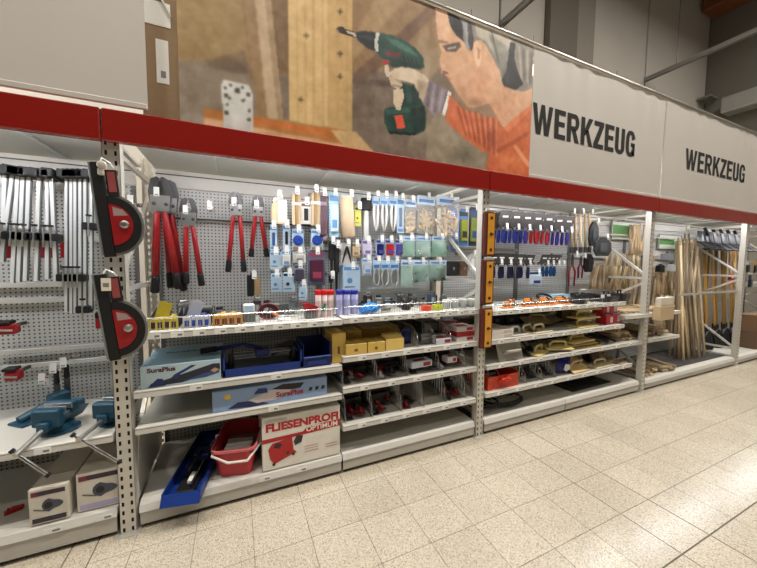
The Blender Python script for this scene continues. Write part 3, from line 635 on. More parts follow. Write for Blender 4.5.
# ------------------------------------------------------------------ carded goods
def short(lb):
    w = lb.split(); return ' '.join(w[:8])
CARDS = []
def px_box(u0, v0, u1, v1, y):
    c = at((u0+u1)/2, (v0+v1)/2, y=y); a = at(u0, (v0+v1)/2, y=y); b = at(u1, (v0+v1)/2, y=y); t0 = at((u0+u1)/2, v0, y=y); t1 = at((u0+u1)/2, v1, y=y)
    return c.x, t1.z, max(.02, b.x-a.x), t0.z-t1.z
def card(u0, v0, u1, v1, label, cat='pack', back=(186, 211, 228), prod=(230, 232, 232), band=(96, 140, 190), y=.5, style='blister', n=1, group=None, tagged=True):
    x, z, w, h = px_box(u0, v0, u1, v1, y)
    t = thing('carded_pack', label, cat, (x, y, z), 0, group)
    b = obj('backing_card', MB().prism([(-w/2, 0), (w/2, 0), (w/2, h*.94), (w*.36, h), (-w*.36, h), (-w/2, h*.94)], 0, .003), M(back, .45, var=.06), t)
    obj('printed_band', MB().box(-w*.44, w*.44, -.0012, -.0002, h*.80, h*.92), M(band, .5), b)
    if style == 'blister':
        obj('blister', MB().cbox(-w*.40, w*.40, -.022, -.0005, h*.10, h*.72, .008), M(prod, .25, var=.12, scale=60), t)
        obj('printed_panel', MB().box(-w*.25, w*.25, -.0232, -.0222, h*.2, h*.38), M(band, .5), t)
    elif style == 'slot':
        obj('dark_blade', MB().cbox(-w*.18, w*.18, -.014, -.0005, h*.18, h*.7, .003), M(prod, .4), t)
        obj('printed_panel', MB().box(-w*.36, w*.36, -.0012, -.0002, h*.03, h*.12), M(band, .5), b)
    elif style == 'disc':
        pr = [(.0, -.02), (.9*w*.42, -.02), (w*.42, -.012), (w*.42, -.0005)]
        mb = MB(Matrix.Translation((0, 0, h*.46)) @ Matrix.Rotation(math.pi/2, 4, 'X')); mb.lathe([(w*.42, .0005), (w*.42, .012), (w*.34, .02), (w*.12, .022), (w*.1, .016)], 16)
        obj('disc', mb, M(prod, .4), t, False); obj('wood_block', MB().cbox(-w*.42, w*.42, -.02, -.0005, .005, h*.16, .004), TAN, t)
    elif style == 'flat':
        obj('printed_mark', MB().prism([(w*.16*math.cos(k*.785)-w*.1, h*.4+w*.16*math.sin(k*.785)) for k in range(8)], -.0014, -.0002), M(band, .5), b)
        obj('printed_line', MB().box(-w*.4, w*.2, -.0012, -.0002, h*.14, h*.18), M((60, 80, 110), .5), b)
    elif style == 'frame':
        obj('window', MB().cbox(-w*.2, w*.2, -.012, -.0005, h*.16, h*.7, .003), M(prod, .4), t)
        obj('cover', MB().box(-w*.46, -w*.3, -.01, -.0005, 0, h*.75).box(w*.3, w*.46, -.01, -.0005, 0, h*.75), WHITE, t)
    for k in range(1, n):
        dup(t, (x-.002*k, y+.016*k, z+.002*k), (0, 0, 0), label.replace('front', ORD[k]) if 'front' in label else ORD[k]+' pack behind the '+short(label), group)
    if tagged: hook(x, y-.03, z+h*.97, short(label))
    return t
def bag(u0, v0, u1, v1, label, tint=(170, 214, 196), inner=(120, 180, 160), y=.5, wedge=False, header=(196, 214, 232), cat='bag'):
    x, z, w, h = px_box(u0, v0, u1, v1, y)
    t = thing('polybag', label, cat, (x, y, z))
    obj('bag', MB().pillow(w, h*.8, .06, 6, 7, 0, .25), M(tint, .12, var=.1, alpha=.28 if wedge else .42), t, True)
    hd = obj('header_card', MB().cbox(-w*.5, w*.5, -.004, .004, h*.76, h, .001), M(header, .5), t)
    obj('printed_band', MB().box(-w*.4, w*.4, -.0052, -.0042, h*.83, h*.91), M((90, 130, 180), .5), hd)
    n = 22 if wedge else 16
    for k in range(n):
        q = Matrix.Translation((random.uniform(-.3, .3)*w, random.uniform(-.016, .016), h*random.uniform(.08, .5))) @ Matrix.Rotation(random.uniform(0, 3), 4, 'Y') @ Matrix.Rotation(random.uniform(-.3, .3), 4, 'X')
        L_ = min(w, h)*(.5 if wedge else .3)
        if wedge: obj('wedge', MB(q).add([(-L_/2, -.008, 0), (L_/2, -.002, 0), (L_/2, .002, 0), (-L_/2, .008, 0), (-L_/2, -.008, .02), (L_/2, -.002, .02), (L_/2, .002, .02), (-L_/2, .008, .02)], [(3,2,1,0),(4,5,6,7),(0,1,5,4),(1,2,6,5),(2,3,7,6),(3,0,4,7)]), PALEWOOD, t)
        else: obj('tile_cross', MB(q).cbox(-L_/2, L_/2, -.004, .004, -.006, .006, .001).cbox(-.006, .006, -.004, .004, -L_/2, L_/2, .001), M(inner, .4), t)
    hook(x, y-.035, z+h*.96, short(label))
    return t
# ------------------------------------------------------------------ left bay: bar clamps
ALU = M((226, 229, 228), .4, .15, var=.04)
def clamp(ut, vt, ub, vb, vj, label, r=.011, y=.42):
    A = at(ut, vt, y=y); B = at(ub, vb, y=y); J = A+(B-A)*((vj-vt)/(vb-vt)); d = (B-A).normalized(); X = Vector((0, -1, 0)).cross(d).normalized()
    t = thing('bar_clamp', label, 'clamp', B, group='bar clamps hanging in the left bay', world=True)
    m = Matrix((X, Vector((0, -1, 0)), d)).transposed().to_4x4(); L_ = (B-A).length
    mA = Matrix.Translation(A) @ m
    obj('rail', MB(mA).cbox(-r, r, -r*.7, r*.7, .01, L_, .002), ALU, t)
    obj('rail_shade', MB(mA).box(r+.0003, r*1.9, -r*.5, r*.5, .03, L_-.002), M((84, 90, 88), .5, .2), t)  # dark strip paints the shaded flank of the rail
    obj('fixed_jaw', MB(mA).cbox(-.03, .024, -.05, .045, -.02, .03, .005), BLACK, t)
    obj('hanging_arm', MB(mA).cbox(-.012, .012, -.19, -.045, -.008, .01, .003), BLACK, t)
    mJ = Matrix.Translation(J) @ m
    j = obj('sliding_jaw', MB(mJ).cbox(-.034, .034, -.03, .04, -.022, .022, .005), BLACK, t)
    obj('screw', MB(mJ).cyl((.0, .036, .06), (.0, .036, -.06), .006, n=6), STEEL, j); obj('pressure_pad', MB(mJ).lathe([(.014, -.07), (.016, -.062), (.008, -.058)], 8, (0, .036, 0)), BLACK, t)
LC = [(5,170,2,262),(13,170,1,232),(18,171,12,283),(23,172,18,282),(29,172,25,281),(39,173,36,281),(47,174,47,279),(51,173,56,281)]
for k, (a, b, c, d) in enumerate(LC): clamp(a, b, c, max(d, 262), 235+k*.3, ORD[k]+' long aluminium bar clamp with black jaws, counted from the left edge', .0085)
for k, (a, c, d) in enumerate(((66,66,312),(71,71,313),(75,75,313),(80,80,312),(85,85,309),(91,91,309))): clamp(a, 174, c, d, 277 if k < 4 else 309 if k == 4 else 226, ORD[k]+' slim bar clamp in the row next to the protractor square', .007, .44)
# further left bay things: red handles, red vises, grips
for k, (u, v) in enumerate(((7,250),(18,250),(43,250),(53,250),(64,250))):
    p = at(u, v, y=.6); t = thing('screw_clamp', ORD[k]+' red screw clamp grip behind the long bar clamps, from the left', 'clamp', p, group='red screw clamps behind the bar clamps', world=True)
    obj('grip', MB().lathe([(.012, -.05), (.02, -.045), (.017, 0), (.02, .04), (.012, .05)], 10, p), RED, t); obj('spindle', MB().cyl(p+Vector((0, 0, .05)), p+Vector((0, 0, .12)), .006, n=6), STEEL, t)
def redtool(u, v, w, label):
    p = at(u, v, y=.5); t = thing('clamp_on_vise', label, 'vise', p, world=True)
    mb = MB(Matrix.Translation(p))
    obj('body', mb.cbox(-w*.5, w*.5, -.03, .03, -.025, .035, .01), RED, t); obj('jaw', MB(Matrix.Translation(p)).cbox(-w*.55, w*.3, -.035, .035, .036, .055, .004), BLACK, t)
    obj('handle', MB(Matrix.Translation(p)).cyl((-w*.5, -.035, .01), (w*.4, -.035, .0), .006, n=8), STEEL, t); obj('hanger', MB(Matrix.Translation(p)).cbox(-.01, .01, .03, PY-.501, .0, .02, .003), DARKST, t)
redtool(5, 330, .12, 'small red clamp-on vise hanging at the left edge'); redtool(14, 376, .07, 'small red clamp under the lower white rail'); 
for u, v0, v1, lb in ((57, 384, 409, 'black file grip hanging above the blue vises, left of two'), (67, 378, 408, 'dark grey file hanging above the blue vises, right of two')):
    a = at(u, v0, y=.55); b = at(u+1, v1, y=.55); t = thing('hand_file', lb, 'file', b, world=True)
    obj('blade', MB().cbox(a.x-.016, a.x+.016, .545, .553, b.z, a.z, .002), DARKST, t); obj('handle', MB().lathe([(.012, 0), (.016, .01), (.013, .05), (.015, .08), (.008, .09)], 10, (a.x, .549, a.z)), BLACK, t); hook(a.x, .53, a.z+.11, lb.split(',')[0][:60])
card(43, 376, 49, 387, 'tiny white carded blade above the vises', back=(232, 232, 228), prod=(120, 120, 120), band=(180, 60, 60), y=.55, style='flat')
p = at(98, 321, y=.5); t = thing('carded_marker', 'small red carded marker beside the lower protractor square', 'marker', p, world=True)
obj('body', MB(Matrix.Translation(p)).lathe([(.008, -.05), (.014, -.045), (.014, .02), (.009, .035), (.009, .05)], 10), RED, t); obj('cap', MB(Matrix.Translation(p)).lathe([(.015, .02), (.015, .05), (.01, .055)], 10), BLACK, t)
# ------------------------------------------------------------------ protractor squares on the left post
def protractor(u0, v0, u1, v1, uc, label):
    y = -.05; A = at(u0, v0, y=y); B = at(u1, v1, y=y); d = (B-A); L_ = d.length; dn = d.normalized(); X = dn.cross(Vector((0, 1, 0))).normalized()
    if X.x < 0: X = -X
    t = thing('protractor_square', label, 'protractor', B, group='protractor squares on the left post', world=True)
    m = Matrix.Translation(A) @ Matrix((X, Vector((0, 1, 0)), -dn)).transposed().to_4x4()
    obj('ruler', MB(m).cbox(-.02, .028, -.012, .012, -L_, 0, .003), BLACK, t); obj('ruler_edge', MB(m).cbox(-.03, -.0205, -.01, .01, -L_*.98, 0, .002), M((150, 158, 160), .35, .5), t)
    r = .155; cz = -L_+r+.005
    def half(rr, y0, y1): 
        mb = MB(m); mb.prism([(.03+rr*.88*math.cos(a), cz+rr*math.sin(a)) for a in np.linspace(-math.pi/2, math.pi/2, 19)], y0, y1); return mb
    obj('rim', half(r, -.008, .010), M((140, 140, 138), .4, .4), t); obj('black_ring', half(r-.012, -.013, -.0082), BLACK, t); fc = obj('red_face', half(r-.052, -.016, -.0132), M((150, 24, 28), .4), t)
    obj('grey_print', MB(m).flat([(.045, cz+.045), (.105, cz+.045), (.085, cz+.075), (.045, cz+.09)], -.0163), M((160, 140, 138), .5), fc)
    obj('pivot_knob', MB(m @ Matrix.Translation((.085, -.016, cz)) @ Matrix.Rotation(math.pi/2, 4, 'X')).lathe([(.02, 0), (.02, .008), (.012, .012)], 12), STEEL, t)
    obj('printed_label', MB(m).cbox(.034, .082, -.012, -.004, cz+r*.92, cz+r*.92+.13, .002), BLACK, t); obj('label_panel', MB(m).box(.042, .074, -.013, -.0122, cz+r*.92+.02, cz+r*.92+.12), M((150, 70, 70), .5), t)
    obj('hanger_loop', MB(m).tube([(.01, 0, -.02), (.03, 0, .02), (.055, .01, .0), (.06, .03, -.02)], .006, 6), TAG, t)
    return t, m
protractor(95, 162, 110, 257, 115, 'upper black protractor square with red half-round face on the post')
protractor(99, 274, 115, 360, 115, 'lower black protractor square with red half-round face on the post')
p = at(102, 165, y=-.07); t = thing('security_tag', 'round white security tag on the upper protractor square', 'tag', p, world=True)
obj('disc', MB(Matrix.Translation(p) @ Matrix.Rotation(math.pi/2, 4, 'X')).lathe([(.016, -.006), (.022, 0), (.020, .008), (.010, .012)], 14), M((190, 182, 172), .35), t, True); obj('lower_lobe', MB(Matrix.Translation(p+Vector((-.006, 0, -.032)))).cbox(-.014, .014, -.006, .006, -.018, .016, .006), M((190, 182, 172), .35), t)
p = at(106, 285, y=-.07); t = thing('paper_tag', 'small white paper tag on the lower protractor square', 'tag', p, world=True)
obj('tag', MB(Matrix.Translation(p)).cbox(-.02, .02, -.001, .001, -.03, .035, .0005), M((230, 222, 206), .6), t); obj('tag_print', MB(Matrix.Translation(p)).box(-.012, .012, -.002, -.0012, -.01, .01), TAGINK, t)
# ------------------------------------------------------------------ blue bench vises
VB = M((24, 72, 96), .38, .1, var=.2)
def vise(bar, label, s=1.0, rz=-.3):
    P0 = at(bar[0], bar[1], y=-.05); P1 = at(bar[2], bar[3], y=-.05); tip = P0+(P1-P0)*.14
    z = Z['l1']; loc = Vector((tip.x-.23*math.tan(rz), .18, z)); t = thing('bench_vise', label, 'vise', loc, rz, 'blue bench vises')
    inv = (Matrix.Translation(loc) @ Matrix.Rotation(rz, 4, 'Z')).inverted()
    obj('base', MB().lathe([(.09*s, 0), (.09*s, .012), (.07*s, .02), (.06*s, .045)], 16), VB, t)
    obj('body', MB().loft([[(-.03*s, -.05*s, .04), (.03*s, -.05*s, .04), (.03*s, .12*s, .04), (-.03*s, .12*s, .04)], [(-.05*s, -.06*s, .09*s), (.05*s, -.06*s, .09*s), (.05*s, .15*s, .09*s), (-.05*s, .15*s, .09*s)], [(-.06*s, -.02*s, .12*s), (.06*s, -.02*s, .12*s), (.06*s, .06*s, .12*s), (-.06*s, .06*s, .12*s)]]), VB, t)
    obj('fixed_jaw', MB().cbox(-.075*s, .075*s, .0, .04*s, .10*s, .165*s, .006), VB, t); obj('moving_jaw', MB().cbox(-.07*s, .07*s, -.10*s, -.05*s, .06*s, .16*s, .008), VB, t)
    obj('jaw_plate', MB().cbox(-.07*s, .07*s, -.008, .0, .13*s, .16*s, .001), STEEL, t); obj('jaw_plate', MB().cbox(-.07*s, .07*s, -.05*s, -.044*s, .13*s, .16*s, .001), STEEL, t)
    obj('slide', MB().cbox(-.03*s, .03*s, -.12*s, .0, .045*s, .095*s, .006), VB, t); obj('anvil', MB().cbox(-.03*s, .03*s, .06*s, .15*s, .09*s, .13*s, .006), VB, t)
    P0 = inv @ P0; P1 = inv @ P1; tip = inv @ tip
    obj('spindle', MB().cyl((0, -.08*s, .062*s), tip+Vector((0, -.01, 0)), .014*s, n=10), STEEL, t)
    h_ = obj('tommy_bar', MB().cyl(P0, P1, .0075, n=8), CHROME, t); d = (P1-P0).normalized()
    for q in (P0, P1): obj('end_knob', MB().cyl(q-d*.008, q+d*.008, .012, n=8), BLACK, h_)
vise((12, 451, 48, 475), 'blue bench vise at the left edge of its shelf', .95, -.3); vise((73, 435, 119, 462), 'blue bench vise next to the left post', .9, -.35)
p = at(46, 420, y=.42); t = thing('blue_tool_pack', 'dark blue and teal drill stand lying between the two vises', 'tool', (p.x, .42, Z['l1']), .9)
obj('column', MB().cyl((-.12, 0, .03), (.1, 0, .09), .022, n=12), M((30, 70, 90), .4), t); obj('foot', MB().cbox(-.14, .04, -.06, .06, 0, .015, .004), VB, t); obj('head', MB().cbox(.02, .12, -.035, .035, .05, .12, .01), VB, t)
# white boxes on the left base
def toolbox(u0, u1, v0, v1, label, z, ztop, band):
    a = at((u0+u1)/2, v1, z=z); y = max(.02, a.y); A = at(u0, (v0+v1)/2, y=y); B = at(u1, (v0+v1)/2, y=y); x0, x1 = A.x, B.x; h = at((u0+u1)/2, v0, y=y).z-z
    t = thing('white_box', label, 'box', ((x0+x1)/2, y, z), world=True); WB = M((214, 208, 196), .55, var=.05)
    obj('carton', MB().cbox(x0, x1, y, y+.48, z, z+h, .004), WB, t)
    for zz, hh, c in ((h*.8, h*.12, (58, 44, 60)), (h*.05, h*.13, band)): obj('printed_band', MB().box(x0+.012, x1-.012, y-.0012, y-.0002, z+zz, z+zz+hh), M(c, .5), t)
    w = x1-x0; cx = x0+w*.55; cz = z+h*.5
    obj('printed_red_mark', MB().flat([(x0+.012, z+h*.8), (x0+w*.25, z+h*.8), (x0+w*.2, z+h*.92), (x0+.012, z+h*.92)], y-.002), M((120, 40, 50), .5), t)
    obj('printed_tool', MB().flat([(cx+w*.32*math.cos(q)*(1 if math.cos(q) > 0 else .7), cz+h*.16*math.sin(q)*(1.2 if math.cos(q) < 0 else .8)) for q in np.linspace(0, 6.28, 15)[:-1]], y-.0015), M((72, 76, 92), .5), t)
    obj('printed_disc', MB().flat([(cx-w*.06+h*.09*math.cos(q), cz+h*.0+h*.09*math.sin(q)) for q in np.linspace(0, 6.28, 13)[:-1]], y-.0032), M((26, 26, 34), .5), t)
    obj('printed_leg', MB().flat([(x0+w*.12, cz-h*.08), (x0+w*.4, cz-h*.16), (x0+w*.4, cz-h*.12), (x0+w*.12, cz-h*.04)], y-.0015), M((110, 104, 100), .5), t)
    obj('lid_seam', MB().box(x0+.01, x1-.01, y+.12, y+.124, z+h, z+h+.0008), M((150, 144, 134), .6), t)
toolbox(28, 69, 487, 523, 'white power tool carton with dark band nearer the left edge', .165, 0, (52, 44, 60)); toolbox(76, 124, 470, 508, 'white power tool carton with lilac band beside the post', .165, 0, (176, 170, 206))
p = at(14, 511, z=.166); t = thing('red_clip', 'small red plastic clip on the base shelf', 'clip', (p.x, p.y, .165), .5)
obj('clip', MB().prism([(-.035, 0), (.03, .0), (.038, .012), (.0, .022), (-.035, .012)], -.016, .016), RED, t); obj('pin', MB().cyl((-.02, 0, .012), (-.02, 0, .03), .004, n=6), RED, t)
# ================================================================== BOLT CUTTERS
def cutter(head, ht, piv, l0, l1, r0, r1, label, s=1.0, y=.56):
    P = lambda q, dy=0: at(q[0], q[1], y=y+dy)
    pv = P(piv); tp = P((head[0], ht)); t = thing('bolt_cutter', label, 'bolt cutter', P(l1), group='red handled bolt cutters on the pegboard', world=True)
    hh = tp.z-pv.z; cx = pv.x; w = hh*.30
    for sg in (-1, 1):
        poly = [(cx+sg*.004, pv.z-hh*.05), (cx+sg*w*.8, pv.z+hh*.1), (cx+sg*w, pv.z+hh*.55), (cx+sg*w*.75, pv.z+hh*.92), (cx+sg*w*.25, tp.z), (cx+sg*.002, tp.z-.01), (cx+sg*w*.35, pv.z+hh*.6), (cx+sg*.004, pv.z+hh*.42)]
        obj('jaw', MB().prism(poly if sg > 0 else poly[::-1], y-.014, y+.014), DARKST, t)
    pl = obj('pivot_plate', MB().prism([(cx-w*.75, pv.z-hh*.02), (cx+w*.75, pv.z-hh*.02), (cx+w*.85, pv.z+hh*.45), (cx-w*.85, pv.z+hh*.45)], y-.02, y-.0145), STEEL, t)
    for sg in (-1, 1): obj('bolt', MB(Matrix.Translation((cx+sg*w*.5, y-.02, pv.z+hh*.2)) @ Matrix.Rotation(math.pi/2, 4, 'X')).lathe([(.010*s, 0), (.010*s, .006), (.006*s, .008)], 8), DARKST, pl)
    for a, b in ((l0, l1), (r0, r1)):
        A = P(a); B = P(b); d = B-A; G = A+d*.8
        obj('handle', MB().tube([A+(pv-A)*.55, A, A+d*.25, G], [.012*s, .015*s, .0165*s, .0165*s], 10), RED, t, True)
        obj('grip', MB().tube([G-d*.02, G+d*.01, B-d*.02, B], [.017*s, .020*s, .021*s, .015*s], 10), BLACK, t, True)
    return pv, tp
CUT = [((161,177), 177, (161,211), (157,214), (155,293), (165,214), (179,289), 'largest red handled bolt cutter beside the left post', 1.35),
       ((189,198), 198, (189,225), (186,228), (186,284), (193,228), (202,286), 'second largest red bolt cutter right of the largest', 1.1),
       ((236,192), 192, (236,215), (233,217), (228,272), (240,217), (244,272), 'red bolt cutter left of the smallest one', 1.0),
       ((257,196), 196, (258,216), (255,218), (251,257), (261,218), (267,257), 'smallest red bolt cutter with widely spread handles', 1.0)]
for k, c in enumerate(CUT):
    pv, tp = cutter(*c, y=.56)
    hook(pv.x-.012, .52, (pv.z+tp.z)/2, c[7])
cutter((168,180), 180, (168,213), (165,216), (171,288), (172,216), (184,291), 'large bolt cutter hanging partly behind the largest one', 1.2, y=.63)
hook(at(160, 200, y=.5).x-.16, .5, at(150, 202, y=.5).z, 'large bolt cutter behind the first'); hook(at(210, 206, y=.5).x, .5, at(210, 206, y=.5).z, '')['label'] = 'empty peg hook with white tag between the bolt cutters'
# ================================================================== HANGING GOODS, BAY LEFT OF THE YELLOW LEVELS
def woodfloat(u0, v0, u1, v1, label, y=.5):
    x, z, w, h = px_box(u0, v0, u1, v1, y); t = thing('wooden_float', label, 'wooden float', (x, y, z))
    obj('board', MB().prism([(-w*.5, h*.15), (-w*.38, 0), (w*.5, 0), (w*.5, h*.8), (-w*.2, h*.8), (-w*.45, h*.6)], -.012, .012), PALEWOOD, t)
    obj('wrapper', MB().cbox(-w*.1, w*.5, -.016, -.0125, h*.05, h*.8, .002), M((232, 230, 222), .4), t); hd = obj('header_card', MB().cbox(-w*.15, w*.25, -.003, .003, h*.8, h, .001), TAG, t)
    hook(x, y-.03, z+h*.95, label)
woodfloat(271, 194, 287, 224, 'beige wooden float with white card beside the bolt cutters')
def slats(u0, v0, u1, v1, label, n=3, y=.5, c=PALEWOOD):
    x, z, w, h = px_box(u0, v0, u1, v1, y); t = thing('slat_pack', label, 'slats', (x, y, z))
    for k in range(n): obj('slat', MB().cbox(-w/2+w*k/n+.001, -w/2+w*(k+1)/n-.001, -.008-.004*(k % 2), .006, 0, h*(.92+.04*(k % 2)), .002), c if k % 2 == 0 else TAN, t)
    obj('band', MB().box(-w/2-.001, w/2+.001, -.0135, .007, h*.6, h*.68), TAG, t); hook(x, y-.03, z+h, label)
slats(292, 192, 301, 225, 'narrow bundle of pale slats left of the black window pack', 3); slats(311, 190, 320, 226, 'tall bundle of tan slats right of the black window pack', 3)
card(301, 202, 311, 224, 'white pack with a black centre window', back=(226, 224, 220), prod=(24, 22, 24), band=(120, 96, 84), style='frame')
card(320, 192, 327, 240, 'tall mauve strip pack beside the pale blue one', back=(150, 130, 142), prod=(110, 84, 92), band=(90, 60, 70))
card(270, 225, 277, 250, 'narrow blue card below the beige float', style='slot', prod=(60, 90, 150)); card(283, 224, 290, 249, 'narrow blue card holding a black blade', style='slot', prod=(24, 26, 34))
card(292, 229, 304, 250, 'card with blue disc, left of two', style='disc', prod=(34, 70, 160)); card(311, 229, 323, 250, 'card with blue disc, right of two', style='disc', prod=(34, 70, 160))
card(270, 251, 281, 269, 'pale blue card below the narrow cards', style='flat'); card(281, 250, 291, 268, 'pale blue card with white oval product', style='blister', prod=(226, 224, 218))
card(293, 251, 306, 263, 'white squat pack under the left disc card', back=(230, 230, 226), prod=(214, 214, 208), band=(150, 150, 150)); card(294, 264, 305, 283, 'slate pack with loose screws under the squat pack', back=(150, 160, 176), prod=(86, 80, 92), band=(60, 60, 80))
card(308, 250, 325, 285, 'large slate and maroon pack', back=(96, 110, 136), prod=(84, 40, 58), band=(150, 60, 80))
card(271, 273, 282, 292, 'lower pale blue card, left of two', style='flat'); card(283, 272, 295, 292, 'lower pale blue card with black ring', style='flat', band=(30, 30, 40)); card(299, 283, 307, 300, 'lowest small pale blue card', style='flat')
card(329, 192, 339, 237, 'tall pale blue strip pack left of the beige roll', back=(172, 208, 232), prod=(206, 228, 242), band=(110, 160, 210))
x, z, w, h = px_box(341, 195, 357, 237, .48); t = thing('paper_roll', 'thick beige paper roll hanging among the packs', 'roll', (x, .48, z))
q = Matrix.Rotation(-.09, 4, 'Y'); obj('roll', MB(q).lathe([(w*.36, 0), (w*.4, .006), (w*.4, h*.9), (w*.36, h*.92)], 18), M((214, 190, 156), .7, var=.12), t, True); obj('core', MB(q).lathe([(w*.14, -.002), (w*.14, .004)], 12), CARTON, t); obj('header_card', MB(q).cbox(-w*.3, w*.3, -.003, .003, h*.92, h, .001), TAG, t); hook(x, .43, z+h, 'thick beige paper roll')
card(355, 206, 361, 226, 'thin yellow card beside the beige roll', back=(222, 216, 90), prod=(210, 200, 80), band=(60, 60, 60), style='flat')
def brush(u0, v0, u1, v1, label, top=(24, 24, 26), y=.5, hc=(214, 214, 210), frac=.3):
    x, z, w, h = px_box(u0, v0, u1, v1, y); t = thing('hand_brush', label, 'brush', (x, y, z))
    obj('head', MB().cbox(-w*.5, w*.5, -.02, .02, h*(1-frac), h, .008), M(top, .7, var=.3, scale=90), t); obj('handle', MB().loft([[(-w*.16, -.008, 0), (w*.16, -.008, 0), (w*.16, .008, 0), (-w*.16, .008, 0)], [(-w*.24, -.01, h*.4), (w*.24, -.01, h*.4), (w*.24, .01, h*.4), (-w*.24, .01, h*.4)], [(-w*.14, -.008, h*(1-frac)), (w*.14, -.008, h*(1-frac)), (w*.14, .008, h*(1-frac)), (-w*.14, .008, h*(1-frac))]]), M(hc, .4), t)
    hook(x, y-.04, z+h, label)
brush(361, 198, 371, 240, 'white handled brush with black head upward')
for k, (a, b) in enumerate(((372, 379), (380, 388), (389, 397))): 
    x, z, w, h = px_box(a, 196, b, 231, .5); t = thing('nozzle_pack', ORD[k]+' white nozzle pack right of the black brush', 'pack', (x, .5, z), group='white nozzle packs')
    hd = obj('header_card', MB().cbox(-w/2, w/2, -.002, .002, h*.72, h, .001), M((182, 212, 236), .45), t); obj('printed_band', MB().box(-w*.4, w*.4, -.003, -.0032, h*.78, h*.86), M((80, 130, 190), .5), hd)
    for sx in (-.25, .22): obj('nozzle', MB().tube([(sx*w, -.012, h*.74), (sx*w*1.3, -.014, h*.5), (sx*w*.9, -.012, h*.2), (sx*w*.2, -.012, 0)], [.010, .014, .010, .004], 8), M((232, 230, 226), .35), t, True)
    hook(x, .46, z+h, ORD[k]+' white nozzle pack')
card(397, 197, 404, 233, 'pale blue strip pack left of the wood wedges', style='slot', prod=(110, 120, 140))
bag(405, 199, 416, 233, 'slim bag of wooden wedges', (226, 224, 216), wedge=True); bag(417, 196, 435, 234, 'middle bag of wooden wedges', (226, 224, 216), wedge=True); bag(437, 196, 459, 236, 'widest bag of wooden wedges', (226, 224, 216), wedge=True, y=.46)
brush(329, 241, 334, 272, 'narrow black wire brush under the strip pack', frac=.6, hc=(30, 30, 30)); brush(334, 245, 339, 291, 'long black wire brush under the strip pack', frac=.6, hc=(30, 30, 30)); brush(329, 275, 333, 290, 'short black brush below the narrow one', frac=.5, hc=(60, 60, 60))
x, z, w, h = px_box(341, 243, 352, 265, .5); t = thing('spring_tongs', 'black V-shaped spring tongs on a card', 'tongs', (x, .5, z))
obj('card', MB().box(-w*.5, w*.5, 0, .003, 0, h), M((210, 208, 204), .5), t)
for sg in (-1, 1): obj('arm', MB().tube([(0, -.01, h*.85), (sg*w*.2, -.012, h*.5), (sg*w*.4, -.012, h*.08)], [.008, .009, .005], 6), BLACK, t)
hook(x, .46, z+h, 'black V-shaped spring tongs')
card(351, 243, 360, 258, 'tan card with pale wooden product', back=(206, 186, 150), prod=(216, 196, 160), band=(150, 120, 90))
card(343, 265, 360, 291, 'front pale blue card of the thick stack', style='flat', n=5, group='stack of pale blue cards')
card(362, 240, 372, 257, 'clear lavender pack under the brush', back=(196, 190, 216), prod=(220, 216, 228), band=(120, 100, 160))
card(376, 239, 384, 257, 'navy pack left of the red one', back=(170, 190, 220), prod=(34, 40, 96), band=(60, 70, 140)); card(385, 239, 394, 257, 'red pack between navy and violet packs', back=(180, 196, 220), prod=(186, 40, 44), band=(60, 70, 140)); card(395, 239, 402, 257, 'violet pack right of the red one', back=(190, 196, 226), prod=(84, 70, 150), band=(60, 70, 140))
for k, (b, lb) in enumerate((((403, 236, 415, 257), 'upper green bag of tile crosses, leftmost of three'), ((416, 236, 431, 257), 'upper green bag of tile crosses, middle of three'), ((432, 236, 447, 257), 'upper green bag of tile crosses, rightmost of three'),
        ((401, 260, 413, 286), 'lower green bag hanging lowest of its row'), ((413, 260, 428, 282), 'lower green bag with dark teal crosses'), ((429, 260, 446, 281), 'lower green bag with dark and blue pieces'))):
    bag(*b, lb, (190, 226, 210), [(120, 190, 160), (226, 236, 230), (90, 170, 140), (224, 236, 230), (30, 74, 78), (30, 50, 70)][k])
card(362, 258, 372, 276, 'white and blue card left of the clear loops', back=(214, 222, 230), prod=(196, 206, 216))
for k, (a, b) in enumerate(((373, 380), (381, 389), (390, 399))):
    x, z, w, h = px_box(a, 260, b, 286, .5); t = thing('loop_pack', ORD[k]+' clear hose loop with pale blue header card', 'hose', (x, .5, z), group='clear hose loops')
    hd = obj('header_card', MB().cbox(-w/2, w/2, -.002, .002, h*.6, h, .001), M((176, 208, 236), .45), t); obj('printed_band', MB().box(-w*.4, w*.4, -.003, -.0032, h*.7, h*.82), M((80, 130, 190), .5), hd)
    obj('hose_loop', MB().tube([(w*.42*math.sin(q), -.004, h*.34-h*.32*math.cos(q)) for q in np.linspace(.0, 6.28, 15)[:-1]], .006, 6, closed=True), M((206, 204, 200), .2, alpha=.8), t, True); hook(x, .46, z+h, ORD[k]+' clear hose loop')
x, z, w, h = px_box(247, 275, 261, 296, .55); t = thing('rubber_mallet', 'black and tan mallet block hanging below the smallest bolt cutter', 'mallet', (x, .55, z))
obj('head', MB().cbox(-w*.5, -.002, -.03, .03, 0, h, .008), BLACK, t); obj('wood_block', MB().cbox(0, w*.42, -.025, .025, h*.05, h*.9, .004), TAN, t); obj('tag_loop', MB().tube([(0, -.03, h*.8), (.01, -.034, h*1.1), (.0, -.03, h*1.3)], .003, 5), TAG, t); hook(x, .5, z+h, 'black and tan mallet')
